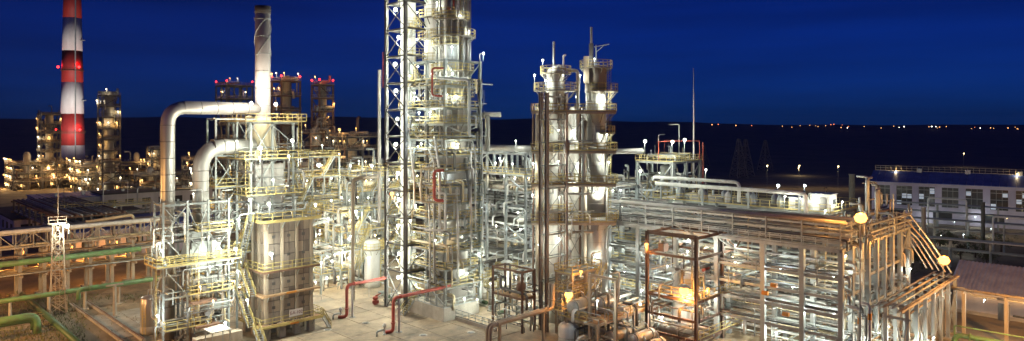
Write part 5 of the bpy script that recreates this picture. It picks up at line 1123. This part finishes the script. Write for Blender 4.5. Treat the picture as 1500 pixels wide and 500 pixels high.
# ---- striped chimney
def chimney():
    D = 400.; t = thing('chimney', 'tall red and white striped chimney on the left', 'chimney', spot(106,D), 0)
    bounds = [(-70,0),(-45,0),(27,0),(75,0),(121,0),(167,0),(213,0),(253,0)]; ys = [-60,-20,27,75,121,167,213,253]
    def rr(z): return 6.6-(6.6-4.55)*z/(wz(0,D))
    zt = [wz(y,D) for y in ys]
    for k in range(len(ys)-1):
        lathe('redpaint' if k % 2 == 1 else 'whitepaint', 'band', t, [(rr(zt[k+1]),zt[k+1]),(rr(zt[k]),zt[k])], n=36)
    lathe('redpaint', 'band', t, [(rr(0),0),(rr(zt[-1]),zt[-1])], n=36)
    lathe('roofing', 'rim', t, [(rr(zt[0])*.8,zt[0]-.1),(rr(zt[0])*1.03,zt[0]-.1),(rr(zt[0])*1.03,zt[0]+.8),(rr(zt[0])*.8,zt[0]+.8)], n=36)
    for y in (104, 195): ring_platform(t, wz(y,D), rr(wz(y,D)), rr(wz(y,D))+.55, m='steel_brown', rail='steel_brown')
    for y, nm in ((100,'upper'),(191,'lower')):
        for a, sd in ((-150,'left'),(-30,'right'),(-90,'middle')):
            if sd == 'middle': continue
            z = wz(y,D); rr_ = rr(z)+1.7; lamp(t.location+V((rr_*math.cos(rad(a)),rr_*math.sin(rad(a)),z+.4)), f'red warning lamp on the {sd} of the {nm} chimney gallery', 'red', .62, None, 1.0, False, 'warning_light')
    mb = MB(); z = 4
    mb.bar((rr(0)*.77,-rr(0)*.68,0), (rr(zt[0])*.77,-rr(zt[0])*.68,zt[0]), .5); mb.build('ladder', 'steel', t)
    for y in (60,148): box('steel', 'bracket', t, (rr(wz(y,D)),-.6,wz(y,D)), (rr(wz(y,D))+2.2,.6,wz(y,D)+.5))
chimney()

for k, (px, D_, z) in enumerate(((88,350,15),(127,350,15))):  # spots added to brighten the chimney, no known lamps of the plant
    sl = spot(px,D_,z); t = thing('fill_spotlight', f'{"left" if k == 0 else "right"} fill light added on a mast to brighten the striped chimney', 'lamp', sl, 0); rod('galv', 'mast', t, (0,0,-z), (0,0,-1.4), .2, 8); d = (spot(106,400,62)-sl).normalized()
    q = d.to_track_quat('-Z','Y'); rod('steel', 'housing', t, -d*.9, d*.1, .6, 12); rod('galv', 'bracket', t, (0,0,-1.4), (0,0,-.3), .1, 6); piece('cyl12', 'bulb_flood', 'lens', t, d*.14, (.5,.5,.05), frame_q(V((0,0,0)), d))
    l = bpy.data.lights.new('chimney_fill_light', 'SPOT'); l.energy = 95000; l.color = (1,.93,.88); l.spot_size = rad(80); l.spot_blend = .5; l.shadow_soft_size = .45
    o = bpy.data.objects.new('light', l); COL.objects.link(o); o.parent = t; o.location = d*.8; o.rotation_mode = 'QUATERNION'; o.rotation_quaternion = q
for i in range(4): lamp(to_world(BG,(Lb*(2*i+1.3)/8.6+.15,3.5,5.4)), 'added orange fill lamp under the trussed pipe bridge', 'orange', .6, 'added fill lamps under the pipe bridge', .6)  # added lamps, tucked behind the columns to warm the bridge and soil
for i in range(3): lamp(to_world(B2,(Lb2*(2*i+2)/8,1.0,4.2)), 'added orange fill lamp on the low rack behind the bridge', 'orange', .4, 'added fill lamps on the low rack', .6)  # more added lamps that give the low rack its orange light
# ---- pylons and town lamps in the dark plain
for k, (px, D_, y) in enumerate(((1082,400,204),(1092,415,204),(1121,470,206),(1030,520,212))):
    lattice(spot(px,D_,ground_z(wx(px,D_),D_)), ['left of the close pair of dim power pylons','right of the close pair of dim power pylons','lone dim power pylon right of the pair','faint power pylon behind the mast'][k], wz(y,D_), 7.5, 1.0, 0, 'pylon', 'power_pylon', 20, 'pylon', None, 8, .34)
rg = random.Random(301); town = [(1043,183),(1052,182.5),(1078,184),(1101,184),(1146,185),(1160,186.5)]+[(c+rg.gauss(0,w_), y+rg.uniform(-1,1.8)) for c, w_, y, n_ in ((1185,9,184,4),(1221,5,183,4),(1256,10,186,5),(1300,14,186,4),(1368,9,186.5,6),(1432,12,187,5),(1482,10,187.5,5)) for _ in range(n_)]
for px, py in town:
    Dt = 900.
    while Dt < 2900 and ground_z(wx(px,Dt),Dt) < wz(py,Dt)-9: Dt += 25
    p = spot(px, Dt, 0); gz = ground_z(p.x,p.y); zt = max(gz+4, wz(py,Dt)); s = Dt/1000
    bc = rg.choice(['bulb_town','bulb_town','bulb_town','bulb_town_white','bulb_town_red'])
    t = thing('town_lamp', f'tiny {dict(bulb_town="amber",bulb_town_white="white",bulb_town_red="red")[bc]} town lamp on the dark horizon', 'lamp', (p.x,p.y,gz), 0, 'town lamps on the horizon')
    rod('steel', 'pole', t, (0,0,0), (0,0,zt-gz), .25, 6); piece('octa', bc, 'bulb', t, (0,0,zt-gz), (s*.6*rg.uniform(.6,1.3),)*3)
for px, py, D_ in ((1124,243,330),(1171,243,330),(1228,244,330),(1250,262,260),(1170,246,420),(1412,225,500)):
    t = lamp(spot(px,D_,wz(py,D_)), 'dim amber lamp in the dark ground behind the roof deck', 'warm', .35, 'dim lamps in the dark ground', wz(py,D_))

# ---- sodium lamp posts along the road in front
for x_, D_, lab in ((-62,62,'sodium street lamp at the lower left'),(-82,84,'sodium street lamp left of the pipe bridge'),(66,79,'sodium street lamp before the low white building')):
    lamp_post((x_,D_), lab, 8.4, 'street', 1.05)
# ---- yard lamps
for k, (px, D_, z) in enumerate(((470,118,6.5),(505,125,7),(540,120,7))): lamp(spot(px,D_,z), f'white yard lamp behind the open yard, {ORD[k+1]} from the furnace', 'white', .26, None, z)
# ---- grass on the soil at the left
rg = random.Random(401); mb = MB()
for i in range(5000):
    px, py = rg.uniform(-60,235), rg.uniform(432,512)
    if 125 < px < 230 and py > 440 and rg.random() < .9: continue
    p = gp(px,py); h = rg.uniform(.15,.5); a = rg.uniform(0,6.28); d = V((math.cos(a),math.sin(a),0))*.07
    mb.add([p-d, p+d, p+V((rg.uniform(-.2,.2),rg.uniform(-.2,.2),h))], [(0,1,2)])
tag(mb.build('grass', 'grass'), 'dry short grass scattered on the soil at lower left', 'grass', kind='stuff')
hz = obj('haze', new_mesh('haze', [(x,y,z) for z in (-1,160) for x,y in ((-9200,-9200),(9200,-9200),(9200,9200),(-9200,9200))], BOXF, 'steel')); tag(hz, 'thin evening haze over the whole plain', 'haze', kind='stuff')
hm = bpy.data.materials.new('haze'); hm.use_nodes = True; ht = hm.node_tree; ht.nodes.remove(ht.nodes['Principled BSDF'])
pv = ht.nodes.new('ShaderNodeVolumePrincipled'); pv.inputs['Color'].default_value = (.9,.92,.96,1); pv.inputs['Density'].default_value = .00004; ht.links.new(pv.outputs[0], ht.nodes['Material Output'].inputs['Volume'])
hz.data.materials.clear(); hz.data.materials.append(hm)
same = {}
for o in bpy.data.objects:
    if o.parent is None and 'label' in o and o.get('group'): same.setdefault((o['label'], o['category']), []).append(o)
for (lab, cat), os_ in same.items():
    if 1 < len(os_) <= 28:
        os_.sort(key=lambda o: o.location[0]/max(1., o.location[1]))
        for i, o in enumerate(os_):
            o['label'] = lab+(', left one' if len(os_) == 2 and i == 0 else ', right one' if len(os_) == 2 else ', leftmost' if i == 0 else ', rightmost' if i == len(os_)-1 else f', {ORD[i+1]} from left')
print('lamps', NL[0], 'objects', len(bpy.data.objects))
for o in bpy.data.objects:
    for k in ('xs','ys','lv'):
        if k in o: del o[k]
